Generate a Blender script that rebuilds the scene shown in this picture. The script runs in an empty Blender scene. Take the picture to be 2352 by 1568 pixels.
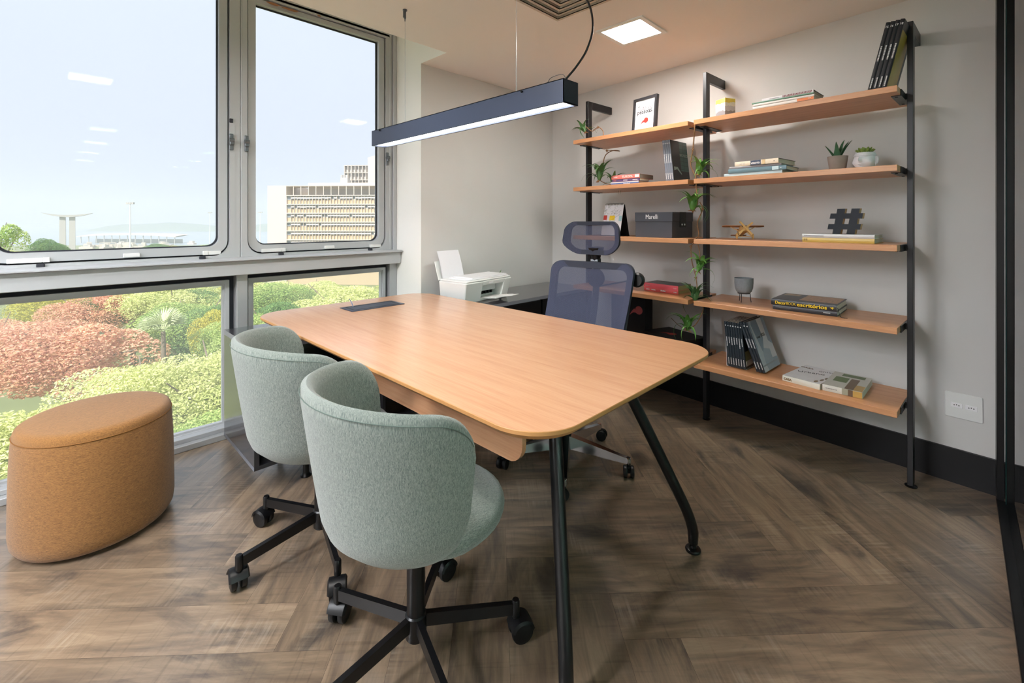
import bpy, bmesh, math, random
from mathutils import Vector, Matrix, Euler

# ------------------------------------------------------------------ camera, sky, sun, exposure
SC = bpy.context.scene
COL = SC.collection
random.seed(7)

cam_data = bpy.data.cameras.new('camera')
cam_data.sensor_width = 36.0
cam_data.lens = 1045.3 * 36.0 / 2352.0
cam_data.shift_y = -(784.0 - 507.5) / 2352.0
cam_data.clip_start = 0.02
cam_data.clip_end = 6000.0
cam = bpy.data.objects.new('camera', cam_data)
cam.location = (0.0, 0.0, 1.30)
cam.rotation_euler = (math.radians(90), 0, math.radians(44.4 - 90))
COL.objects.link(cam)
SC.camera = cam

SC.view_settings.view_transform = 'Standard'
SC.view_settings.look = 'None'
SC.view_settings.gamma = 1.0
SC.view_settings.use_curve_mapping = False
SC.view_settings.exposure = 0.12

SKY_STRENGTH = 0.98
SUN_STRENGTH = 7.5
PANEL_STRENGTH = 85.0
FILL_STRENGTH = 185.0
OFFICE_STRENGTH = 90.0
PENDANT_STRENGTH = 7.0

SC.cycles.volume_bounces = 2

world = bpy.data.worlds.new('sky')
SC.world = world
world.use_nodes = True
wn, wl = world.node_tree.nodes, world.node_tree.links
wn.clear()
w_out = wn.new('ShaderNodeOutputWorld')
w_bg = wn.new('ShaderNodeBackground')
w_tc = wn.new('ShaderNodeTexCoord')
w_sep = wn.new('ShaderNodeSeparateXYZ')
w_ramp = wn.new('ShaderNodeValToRGB')
w_bg.inputs['Strength'].default_value = SKY_STRENGTH
wl.new(w_tc.outputs['Generated'], w_sep.inputs[0])
wl.new(w_sep.outputs['Z'], w_ramp.inputs[0])
wl.new(w_ramp.outputs[0], w_bg.inputs[0])
wl.new(w_bg.outputs[0], w_out.inputs[0])
cr = w_ramp.color_ramp
cr.elements[0].position = 0.0
cr.elements[0].color = (0.66, 0.71, 0.85, 1)
cr.elements[1].position = 0.55
cr.elements[1].color = (0.84, 0.91, 1.06, 1)
e = cr.elements.new(0.12); e.color = (0.74, 0.80, 0.94, 1)

sun_data = bpy.data.lights.new('sun', 'SUN')
sun_data.energy = SUN_STRENGTH
sun_data.angle = math.radians(0.6)
sun_data.color = (1.0, 0.96, 0.90)
sun = bpy.data.objects.new('sun', sun_data)
sun.location = (-20, -20, 40)
sun.rotation_euler = Vector((0.62, 0.42, -0.72)).to_track_quat('-Z', 'Y').to_euler()
COL.objects.link(sun)

# ------------------------------------------------------------------ helpers
def lin(c):
    c = c / 255.0
    return c / 12.92 if c <= 0.04045 else ((c + 0.055) / 1.055) ** 2.4

def rgb(r, g, b, a=1.0):
    return (lin(r), lin(g), lin(b), a)

MATS = {}

def new_mat(name):
    m = bpy.data.materials.new(name)
    m.use_nodes = True
    nt = m.node_tree
    nt.nodes.clear()
    out = nt.nodes.new('ShaderNodeOutputMaterial')
    MATS[name] = m
    return m, nt, out

def node(nt, kind, **kw):
    n = nt.nodes.new(kind)
    for k, v in kw.items():
        if k.startswith('i_'):
            n.inputs[k[2:]].default_value = v
        else:
            setattr(n, k, v)
    return n

def plain(name, col, rough=0.5, metal=0.0, vary=0.06, vscale=9.0, bump=0.0, bscale=200.0, coat=0.0, spec=0.5, trans=0.0, stretch=(1, 1, 1), sheen=0.0):
    """principled surface whose colour wanders a little with procedural noise"""
    m, nt, out = new_mat(name)
    p = node(nt, 'ShaderNodeBsdfPrincipled')
    p.inputs['Roughness'].default_value = rough
    p.inputs['Metallic'].default_value = metal
    p.inputs['Coat Weight'].default_value = coat
    p.inputs['Specular IOR Level'].default_value = spec
    p.inputs['Sheen Weight'].default_value = sheen
    if trans:
        p.inputs['Transmission Weight'].default_value = trans
    tc = node(nt, 'ShaderNodeTexCoord')
    mp = node(nt, 'ShaderNodeMapping')
    mp.inputs['Scale'].default_value = stretch
    nt.links.new(tc.outputs['Object'], mp.inputs[0])
    nz = node(nt, 'ShaderNodeTexNoise', i_Scale=vscale, i_Detail=4.0)
    nt.links.new(mp.outputs[0], nz.inputs['Vector'])
    mx = node(nt, 'ShaderNodeMix', data_type='RGBA')
    lo = [max(0, c * (1 - vary)) for c in col[:3]] + [1]
    hi = [min(1, c * (1 + vary)) for c in col[:3]] + [1]
    mx.inputs[6].default_value = lo
    mx.inputs[7].default_value = hi
    nt.links.new(nz.outputs[0], mx.inputs[0])
    nt.links.new(mx.outputs[2], p.inputs['Base Color'])
    if bump:
        b = node(nt, 'ShaderNodeTexNoise', i_Scale=bscale, i_Detail=3.0)
        nt.links.new(mp.outputs[0], b.inputs['Vector'])
        bn = node(nt, 'ShaderNodeBump', i_Strength=bump, i_Distance=0.002)
        nt.links.new(b.outputs[0], bn.inputs['Height'])
        nt.links.new(bn.outputs[0], p.inputs['Normal'])
    nt.links.new(p.outputs[0], out.inputs[0])
    return m

def heather(name, c1, c2, stretch, scale=900.0, rough=0.9, bump=0.35, sheen=0.35):
    """melange cloth: two yarn colours in short streaks"""
    m, nt, out = new_mat(name)
    p = node(nt, 'ShaderNodeBsdfPrincipled', i_Roughness=rough)
    p.inputs['Specular IOR Level'].default_value = 0.2
    p.inputs['Sheen Weight'].default_value = sheen
    p.inputs['Sheen Roughness'].default_value = 0.6
    tc = node(nt, 'ShaderNodeTexCoord')
    mp = node(nt, 'ShaderNodeMapping')
    mp.inputs['Scale'].default_value = stretch
    nt.links.new(tc.outputs['Object'], mp.inputs[0])
    a = node(nt, 'ShaderNodeTexNoise', i_Scale=scale, i_Detail=2.0)
    nt.links.new(mp.outputs[0], a.inputs['Vector'])
    b = node(nt, 'ShaderNodeTexNoise', i_Scale=scale * 0.34, i_Detail=3.0)
    nt.links.new(mp.outputs[0], b.inputs['Vector'])
    ad = node(nt, 'ShaderNodeMath', operation='MULTIPLY_ADD')
    ad.inputs[1].default_value = 0.35
    nt.links.new(b.outputs[0], ad.inputs[0])
    ml = node(nt, 'ShaderNodeMath', operation='MULTIPLY')
    ml.inputs[1].default_value = 0.65
    nt.links.new(a.outputs[0], ml.inputs[0])
    nt.links.new(ml.outputs[0], ad.inputs[2])
    rp = node(nt, 'ShaderNodeValToRGB')
    rp.color_ramp.elements[0].position = 0.36
    rp.color_ramp.elements[0].color = c1
    rp.color_ramp.elements[1].position = 0.64
    rp.color_ramp.elements[1].color = c2
    nt.links.new(ad.outputs[0], rp.inputs[0])
    nt.links.new(rp.outputs[0], p.inputs['Base Color'])
    bn = node(nt, 'ShaderNodeBump', i_Strength=bump, i_Distance=0.0015)
    nt.links.new(a.outputs[0], bn.inputs['Height'])
    nt.links.new(bn.outputs[0], p.inputs['Normal'])
    nt.links.new(p.outputs[0], out.inputs[0])
    return m

def wood(name, c1, c2, c3, axis=(1.2, 22, 22), rough=0.38, coat=0.15):
    """straight-grained laminate; axis gives the stretch of the grain in local axes"""
    m, nt, out = new_mat(name)
    p = node(nt, 'ShaderNodeBsdfPrincipled', i_Roughness=rough)
    p.inputs['Coat Weight'].default_value = coat
    p.inputs['Coat Roughness'].default_value = 0.24
    tc = node(nt, 'ShaderNodeTexCoord')
    mp = node(nt, 'ShaderNodeMapping')
    mp.inputs['Scale'].default_value = axis
    nt.links.new(tc.outputs['Object'], mp.inputs[0])
    a = node(nt, 'ShaderNodeTexNoise', i_Scale=1.6, i_Detail=6.0, i_Roughness=0.62, i_Distortion=0.35)
    nt.links.new(mp.outputs[0], a.inputs['Vector'])
    b = node(nt, 'ShaderNodeTexNoise', i_Scale=9.0, i_Detail=4.0)
    nt.links.new(mp.outputs[0], b.inputs['Vector'])
    mx = node(nt, 'ShaderNodeMix', data_type='FLOAT')
    mx.inputs[0].default_value = 0.35
    nt.links.new(a.outputs[0], mx.inputs[2])
    nt.links.new(b.outputs[0], mx.inputs[3])
    rp = node(nt, 'ShaderNodeValToRGB')
    rp.color_ramp.elements[0].position = 0.32
    rp.color_ramp.elements[0].color = c1
    rp.color_ramp.elements[1].position = 0.70
    rp.color_ramp.elements[1].color = c3
    el = rp.color_ramp.elements.new(0.5)
    el.color = c2
    nt.links.new(mx.outputs[0], rp.inputs[0])
    nt.links.new(rp.outputs[0], p.inputs['Base Color'])
    nt.links.new(p.outputs[0], out.inputs[0])
    return m

def emitter(name, col, strength):
    m, nt, out = new_mat(name)
    em = node(nt, 'ShaderNodeEmission')
    em.inputs[0].default_value = col
    em.inputs[1].default_value = strength
    nt.links.new(em.outputs[0], out.inputs[0])
    return m

def thin_glass(name, tint, gloss=1.0, dust=0.0, dust_col=(0.8, 0.8, 0.8, 1)):
    """thin pane: lets light straight through, mirrors more at grazing angles, may be dusty"""
    m, nt, out = new_mat(name)
    tr = node(nt, 'ShaderNodeBsdfTransparent')
    tr.inputs[0].default_value = tint
    gl = node(nt, 'ShaderNodeBsdfGlossy', i_Roughness=0.0)
    fr = node(nt, 'ShaderNodeFresnel', i_IOR=1.45)
    ms = node(nt, 'ShaderNodeMixShader')
    gm = node(nt, 'ShaderNodeMath', operation='MULTIPLY'); gm.inputs[1].default_value = gloss
    nt.links.new(fr.outputs[0], gm.inputs[0])
    nt.links.new(gm.outputs[0], ms.inputs[0])
    nt.links.new(tr.outputs[0], ms.inputs[1])
    nt.links.new(gl.outputs[0], ms.inputs[2])
    last = ms
    if dust:
        tcn = node(nt, 'ShaderNodeTexCoord')
        nz = node(nt, 'ShaderNodeTexNoise', i_Scale=2.2, i_Detail=5.0)
        nt.links.new(tcn.outputs['Object'], nz.inputs['Vector'])
        mr = node(nt, 'ShaderNodeMapRange')
        mr.inputs[1].default_value = 0.3
        mr.inputs[2].default_value = 0.7
        mr.inputs[3].default_value = dust * 0.6
        mr.inputs[4].default_value = dust * 1.4
        nt.links.new(nz.outputs[0], mr.inputs[0])
        tl = node(nt, 'ShaderNodeBsdfTranslucent')
        tl.inputs[0].default_value = dust_col
        m2 = node(nt, 'ShaderNodeMixShader')
        nt.links.new(mr.outputs[0], m2.inputs[0])
        nt.links.new(ms.outputs[0], m2.inputs[1])
        nt.links.new(tl.outputs[0], m2.inputs[2])
        last = m2
    nt.links.new(last.outputs[0], out.inputs[0])
    return m

def sheer(name, col, cover):
    """open-weave mesh cloth: part thread, part gap"""
    m, nt, out = new_mat(name)
    tr = node(nt, 'ShaderNodeBsdfTransparent')
    p = node(nt, 'ShaderNodeBsdfPrincipled', i_Roughness=0.8)
    p.inputs['Specular IOR Level'].default_value = 0.2
    p.inputs['Base Color'].default_value = col
    tc = node(nt, 'ShaderNodeTexCoord')
    wv = node(nt, 'ShaderNodeTexWave', i_Scale=160.0)
    wv.bands_direction = 'DIAGONAL'
    nt.links.new(tc.outputs['Object'], wv.inputs['Vector'])
    mr = node(nt, 'ShaderNodeMapRange')
    mr.inputs[3].default_value = cover - 0.08
    mr.inputs[4].default_value = cover + 0.08
    nt.links.new(wv.outputs['Fac'], mr.inputs[0])
    ms = node(nt, 'ShaderNodeMixShader')
    nt.links.new(mr.outputs[0], ms.inputs[0])
    nt.links.new(tr.outputs[0], ms.inputs[1])
    nt.links.new(p.outputs[0], ms.inputs[2])
    nt.links.new(ms.outputs[0], out.inputs[0])
    return m

class MB:
    """collects shapes; build() links them as ONE mesh object"""
    def __init__(self):
        self.v = []; self.f = []; self.mi = []; self.cur = 0
    def mat(self, i):
        self.cur = i
        return self
    def add(self, verts, faces, M=None):
        o = len(self.v)
        for p in verts:
            p = Vector(p)
            self.v.append(M @ p if M is not None else p)
        for f in faces:
            self.f.append([o + i for i in f]); self.mi.append(self.cur)
        return self
    def box(self, x0, x1, y0, y1, z0, z1, bev=0.0, M=None, seg=1):
        if bev <= 0:
            vs = [(x, y, z) for z in (z0, z1) for y in (y0, y1) for x in (x0, x1)]
            fs = [(0, 2, 3, 1), (4, 5, 7, 6), (0, 1, 5, 4), (2, 6, 7, 3), (0, 4, 6, 2), (1, 3, 7, 5)]
            return self.add(vs, fs, M)
        bm = bmesh.new()
        bmesh.ops.create_cube(bm, size=1.0)
        for w in bm.verts:
            w.co = Vector(((x0 + x1) / 2 + w.co.x * (x1 - x0), (y0 + y1) / 2 + w.co.y * (y1 - y0), (z0 + z1) / 2 + w.co.z * (z1 - z0)))
        bmesh.ops.bevel(bm, geom=bm.edges[:], offset=bev, segments=seg, profile=0.5, affect='EDGES')
        return self.bm(bm, M)
    def bm(self, bm, M=None):
        bm.verts.index_update()
        vs = [w.co.copy() for w in bm.verts]
        fs = [[w.index for w in f.verts] for f in bm.faces]
        bm.free()
        return self.add(vs, fs, M)
    def prism(self, pts, z0, z1, M=None, bev=0.0):
        """pts: counter-clockwise outline in x,y"""
        n = len(pts)
        if bev > 0:
            c = [sum(p[0] for p in pts) / n, sum(p[1] for p in pts) / n]
            def ins(d):
                r = []
                for i in range(n):
                    a, b, d2 = Vector(pts[i - 1]), Vector(pts[i]), Vector(pts[(i + 1) % n])
                    t = (d2 - a)
                    t = t.normalized() if t.length > 1e-9 else Vector((1, 0))
                    nn = Vector((-t.y, t.x))
                    r.append((b.x + nn.x * d, b.y + nn.y * d))
                return r
            rings = [(ins(bev), z0), (pts, z0 + bev), (pts, z1 - bev), (ins(bev), z1)]
        else:
            rings = [(pts, z0), (pts, z1)]
        vs = []
        for ps, z in rings:
            vs += [(p[0], p[1], z) for p in ps]
        fs = [list(range(n))[::-1], [len(vs) - n + i for i in range(n)]]
        for k in range(len(rings) - 1):
            for i in range(n):
                j = (i + 1) % n
                fs.append((k * n + i, k * n + j, (k + 1) * n + j, (k + 1) * n + i))
        return self.add(vs, fs, M)
    def ring(self, outer, inner, z0, z1, M=None):
        """flat frame between two outlines with the same number of points"""
        n = len(outer)
        vs = [(p[0], p[1], z0) for p in outer] + [(p[0], p[1], z0) for p in inner] + [(p[0], p[1], z1) for p in outer] + [(p[0], p[1], z1) for p in inner]
        fs = []
        for i in range(n):
            j = (i + 1) % n
            fs += [(i, n + i, n + j, j), (2 * n + i, 2 * n + j, 3 * n + j, 3 * n + i), (i, j, 2 * n + j, 2 * n + i), (n + i, 3 * n + i, 3 * n + j, n + j)]
        return self.add(vs, fs, M)
    def lathe(self, prof, seg=32, M=None, sx=1.0, sy=1.0, cap=True):
        vs = []; fs = []
        n = len(prof)
        for r, z in prof:
            for k in range(seg):
                a = 2 * math.pi * k / seg
                vs.append((r * math.cos(a) * sx, r * math.sin(a) * sy, z))
        for i in range(n - 1):
            for k in range(seg):
                l = (k + 1) % seg
                fs.append((i * seg + k, i * seg + l, (i + 1) * seg + l, (i + 1) * seg + k))
        if cap:
            fs.append([k for k in range(seg)][::-1])
            fs.append([(n - 1) * seg + k for k in range(seg)])
        return self.add(vs, fs, M)
    def tube(self, pts, rad, seg=10, M=None, closed=False):
        pts = [Vector(p) for p in pts]
        n = len(pts)
        if not isinstance(rad, (list, tuple)):
            rad = [rad] * n
        vs = []; fs = []
        prev = None
        for i, p in enumerate(pts):
            if closed:
                t = pts[(i + 1) % n] - pts[i - 1]
            else:
                t = pts[min(i + 1, n - 1)] - pts[max(i - 1, 0)]
            t = t.normalized() if t.length > 1e-9 else Vector((0, 0, 1))
            if prev is None:
                ref = Vector((0, 0, 1)) if abs(t.z) < 0.9 else Vector((1, 0, 0))
                u = t.cross(ref).normalized()
            else:
                u = (prev - t * prev.dot(t))
                u = u.normalized() if u.length > 1e-9 else t.orthogonal().normalized()
            prev = u
            w = t.cross(u)
            for k in range(seg):
                a = 2 * math.pi * k / seg
                vs.append(p + (u * math.cos(a) + w * math.sin(a)) * rad[i])
        for i in range(n if closed else n - 1):
            i2 = (i + 1) % n
            for k in range(seg):
                l = (k + 1) % seg
                fs.append((i * seg + k, i * seg + l, i2 * seg + l, i2 * seg + k))
        if not closed:
            fs.append(list(range(seg))[::-1])
            fs.append([(n - 1) * seg + k for k in range(seg)])
        return self.add(vs, fs, M)
    def cyl(self, p0, p1, r, seg=20, r2=None):
        return self.tube([p0, p1], [r, r if r2 is None else r2], seg)
    def grid(self, rows, closed_u=False, M=None, flip=False):
        n, m = len(rows), len(rows[0])
        vs = [p for r in rows for p in r]
        fs = []
        for i in range(n - 1):
            for k in range(m if closed_u else m - 1):
                l = (k + 1) % m
                q = (i * m + k, i * m + l, (i + 1) * m + l, (i + 1) * m + k)
                fs.append(q[::-1] if flip else q)
        return self.add(vs, fs, M)
    def text(self, body, size, M, bold=0.0, align='CENTER', depth=0.0003, space=1.0):
        cu = bpy.data.curves.new('lettering', 'FONT')
        cu.body = body; cu.size = size; cu.offset = bold; cu.extrude = depth
        cu.align_x = align; cu.align_y = 'CENTER'; cu.space_character = space
        cu.resolution_u = 3
        ob = bpy.data.objects.new('lettering_tmp', cu)
        COL.objects.link(ob)
        bpy.context.view_layer.update()
        dg = bpy.context.evaluated_depsgraph_get()
        me = bpy.data.meshes.new_from_object(ob.evaluated_get(dg))
        self.add([w.co.copy() for w in me.vertices], [list(p.vertices) for p in me.polygons], M)
        bpy.data.objects.remove(ob); bpy.data.meshes.remove(me); bpy.data.curves.remove(cu)
        return self
    def text_fit(self, body, x0, x1, h, M, bold=0.0, depth=0.0003):
        """lettering stretched to span x0..x1 with the given full height, centred on y=0"""
        q = MB().text(body, 1.0, Matrix.Identity(4), bold, 'LEFT', depth)
        xs = [p.x for p in q.v]; ys = [p.y for p in q.v]
        a, b, c, d = min(xs), max(xs), min(ys), max(ys)
        vs = [((p.x - a) / (b - a) * (x1 - x0) + x0, ((p.y - c) / (d - c) - .5) * h, p.z) for p in q.v]
        return self.add(vs, q.f, M)
    def build(self, name, mats, parent=None, smooth=35, loc=None, rot=None, label=None):
        me = bpy.data.meshes.new(name)
        me.from_pydata([tuple(p) for p in self.v], [], self.f)
        if not isinstance(mats, (list, tuple)):
            mats = [mats]
        for m in mats:
            me.materials.append(m)
        me.polygons.foreach_set('material_index', self.mi)
        if smooth:
            me.polygons.foreach_set('use_smooth', [True] * len(me.polygons))
            me.set_sharp_from_angle(angle=math.radians(smooth))
        me.update()
        o = bpy.data.objects.new(name, me)
        COL.objects.link(o)
        if parent is not None:
            o.parent = parent
        if loc is not None:
            o.location = loc
        if rot is not None:
            o.rotation_euler = rot
        if label:
            o['label'] = label
        return o

def tag(o, label, cat, group=None, kind=None):
    o['label'] = label; o['category'] = cat
    if group: o['group'] = group
    if kind: o['kind'] = kind
    return o

def thing(name, label, cat, loc=(0, 0, 0), rot=0.0, group=None):
    o = bpy.data.objects.new(name, None)
    o.empty_display_size = 0.05
    COL.objects.link(o)
    o.location = loc
    o.rotation_euler = rot if isinstance(rot, (tuple, list, Euler)) else (0, 0, rot)
    return tag(o, label, cat, group)

def struct(o, label=None, cat=None):
    o['kind'] = 'structure'
    if label: o['label'] = label
    if cat: o['category'] = cat
    return o

def copy_tree(o, parent=None):
    c = o.copy()
    COL.objects.link(c)
    if parent is not None:
        c.parent = parent
        c.matrix_parent_inverse = o.matrix_parent_inverse.copy()
    for ch in list(o.children):
        copy_tree(ch, c)
    return c

def rrect(x0, x1, y0, y1, r, seg=6):
    """rounded rectangle outline, counter-clockwise; r = one radius or (bl, br, tr, tl)"""
    if not isinstance(r, (tuple, list)):
        r = (r, r, r, r)
    pts = []
    for (cx, cy, a0, rr) in ((x0 + r[0], y0 + r[0], 180, r[0]), (x1 - r[1], y0 + r[1], 270, r[1]), (x1 - r[2], y1 - r[2], 0, r[2]), (x0 + r[3], y1 - r[3], 90, r[3])):
        for k in range(seg + 1):
            a = math.radians(a0 + 90 * k / seg)
            pts.append((cx + rr * math.cos(a), cy + rr * math.sin(a)))
    return pts

def basis(o, x, y, z=None):
    """matrix with given origin and x,y directions (z = x cross y)"""
    x = Vector(x).normalized(); y = Vector(y).normalized()
    z = x.cross(y).normalized()
    y = z.cross(x)
    return Matrix(((x.x, y.x, z.x, o[0]), (x.y, y.y, z.y, o[1]), (x.z, y.z, z.z, o[2]), (0, 0, 0, 1)))

def bez(p0, p1, p2, p3, n=12):
    p0, p1, p2, p3 = map(Vector, (p0, p1, p2, p3))
    r = []
    for i in range(n + 1):
        t = i / n; s = 1 - t
        r.append(p0 * s ** 3 + p1 * 3 * s * s * t + p2 * 3 * s * t * t + p3 * t ** 3)
    return r

def spline(pts, n=6):
    """Catmull-Rom through points"""
    P = [Vector(p) for p in pts]
    P = [P[0] * 2 - P[1]] + P + [P[-1] * 2 - P[-2]]
    r = []
    for i in range(1, len(P) - 2):
        for k in range(n):
            t = k / n
            a, b, c, d = P[i - 1], P[i], P[i + 1], P[i + 2]
            r.append(0.5 * ((2 * b) + (c - a) * t + (2 * a - 5 * b + 4 * c - d) * t * t + (3 * b - a - 3 * c + d) * t ** 3))
    r.append(P[-2])
    return r

# ------------------------------------------------------------------ materials
M_wall = plain('wall_paint', rgb(216, 215, 213), 0.85, vary=0.02, vscale=3, spec=0.25)
M_lit_paint = plain('lit_wall_paint', rgb(244, 243, 238), 0.8, vary=0.02, vscale=3, spec=0.25)  # wall paint made paler: window light put into the colour
M_ceil = plain('ceiling_paint', rgb(236, 230, 224), 0.9, vary=0.015, vscale=2, spec=0.2)
M_black = plain('black_lacquer', rgb(13, 13, 15), 0.42, vary=0.1, spec=0.3)
M_bmetal = plain('black_metal', rgb(15, 15, 17), 0.32, vary=0.08, spec=0.45)
M_post = plain('post_metal', rgb(22, 22, 26), 0.36, vary=0.06, spec=0.45)
M_plastic = plain('black_plastic', rgb(15, 15, 17), 0.4, vary=0.1, spec=0.4)
M_chrome = plain('polished_aluminium', rgb(205, 205, 208), 0.16, 1.0, vary=0.02)
M_alu = plain('window_paint', rgb(180, 182, 184), 0.38, 0.1, vary=0.05, vscale=5, bump=0.05, bscale=60)
M_alu2 = plain('anodised_frame', rgb(176, 178, 180), 0.35, 0.35, vary=0.05, vscale=4)
M_latch = plain('latch_metal', rgb(104, 108, 112), 0.4, 0.5, vary=0.1)
M_bracket = plain('bright_bracket', rgb(222, 222, 220), 0.35, vary=0.04)
M_gasket = plain('black_gasket', rgb(40, 42, 50), 0.7, vary=0.1)
M_chip = plain('bare_wood_chip', rgb(160, 112, 76), 0.8, vary=0.1)
M_glass = thin_glass('window_glass', (0.97, 0.985, 1.0, 1), gloss=0.06, dust=0.02)
M_glass_low = thin_glass('dusty_window_glass', (0.97, 0.985, 0.99, 1), gloss=0.06, dust=0.12)
M_gglass = thin_glass('green_glass', (0.80, 0.90, 0.87, 1))
M_gedge = plain('glass_edge', rgb(28, 62, 60), 0.15, vary=0.15)
M_shelf = wood('shelf_beech', rgb(192, 132, 88), rgb(208, 148, 102), rgb(220, 164, 118), (2.0, 30, 30))
M_table = wood('table_beech', rgb(206, 146, 104), rgb(218, 162, 120), rgb(226, 174, 132), (26, 1.1, 26), rough=0.36, coat=1.0)
M_edge = plain('table_edge', rgb(196, 142, 88), 0.4, vary=0.08, vscale=20)
M_sage = heather('sage_cloth', rgb(80, 92, 90), rgb(150, 156, 148), (1.4, 1.4, 0.14))
M_sage_seat = heather('sage_cloth_seat', rgb(80, 92, 90), rgb(150, 156, 148), (0.2, 1.4, 1.4))
M_mustard = heather('mustard_cloth', rgb(108, 72, 34), rgb(160, 112, 60), (0.2, 0.2, 1.4), scale=800, sheen=0.18)
M_must_top = heather('mustard_cloth_top', rgb(108, 72, 34), rgb(160, 112, 60), (0.2, 1.4, 1.4), scale=800, sheen=0.18)
M_mesh = sheer('slate_mesh', rgb(80, 84, 106), 0.78)
M_mesh_rim = plain('slate_rim', rgb(50, 54, 68), 0.8, vary=0.08, vscale=40)
M_white = plain('white_plastic', rgb(232, 234, 232), 0.4, vary=0.02)
M_white_l = plain('white_lid', rgb(244, 244, 246), 0.3, vary=0.02)
M_paper = plain('paper', rgb(240, 240, 246), 0.8, vary=0.02)
M_pages = plain('page_edges', rgb(216, 212, 200), 0.85, vary=0.12, vscale=40, stretch=(1, 1, 30))
M_pages_old = plain('yellowed_pages', rgb(190, 172, 120), 0.85, vary=0.18, vscale=40, stretch=(1, 1, 30))
M_panel = emitter('panel_light', (1.0, 0.95, 0.90, 1), PANEL_STRENGTH)
M_fill = emitter('fill_light', (0.95, 0.975, 1.03, 1), FILL_STRENGTH)  # glow of the added panels out of view
M_office = emitter('office_light', (0.97, 0.985, 1.0, 1), OFFICE_STRENGTH)
M_strip = emitter('pendant_light', (0.96, 0.98, 1.0, 1), PENDANT_STRENGTH)
M_leaf = plain('leaf_green', rgb(92, 140, 62), 0.45, vary=0.45, vscale=30)
M_leaf_d = plain('leaf_dark_green', rgb(70, 110, 62), 0.45, vary=0.4, vscale=30)
M_succ = plain('succulent_green', rgb(128, 150, 72), 0.5, vary=0.3, vscale=40)
M_aloe = plain('aloe_green', rgb(70, 110, 78), 0.5, vary=0.3, vscale=40)
M_vine = plain('dry_vine', rgb(134, 98, 66), 0.8, vary=0.25, vscale=60)
M_root = plain('dry_root', rgb(150, 110, 70), 0.85, vary=0.3, vscale=80)
M_concrete = plain('grey_concrete', rgb(146, 138, 132), 0.85, vary=0.15, vscale=30)
M_plaster = plain('white_plaster', rgb(218, 220, 226), 0.7, vary=0.04)
M_stone = plain('grey_glaze', rgb(138, 144, 149), 0.6, vary=0.18, vscale=120, bump=0.6, bscale=110)
M_ply = plain('laser_cut_ply', rgb(206, 164, 104), 0.6, vary=0.12, vscale=30)
M_ply_d = plain('burnt_ply', rgb(150, 96, 48), 0.6, vary=0.15, vscale=30)
M_red = plain('logo_red', rgb(196, 60, 52), 0.5, vary=0.03)
M_text_b = plain('black_ink', rgb(34, 34, 38), 0.6, vary=0.02)
M_text_w = plain('white_ink', rgb(235, 235, 235), 0.6, vary=0.02)
M_text_g = plain('grey_ink', rgb(112, 112, 116), 0.6, vary=0.02)
M_text_y = plain('yellow_ink', rgb(250, 212, 30), 0.5, vary=0.02)
M_gold = plain('gold_cover', rgb(196, 158, 70), 0.3, vary=0.5, vscale=7)
# ------------------------------------------------------------------ room shell
CEIL = 2.467
XL = -4.60          # side wall beyond the picture
YF = -6.40          # far side of the corridor behind the glass
def wall_x(y):      # face of the shelving wall (it runs a few degrees off square)
    return 3.153 + (y + 0.131) * 0.10563
WDIR = Vector((0.105, 0.9945, 0)).normalized()

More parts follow.
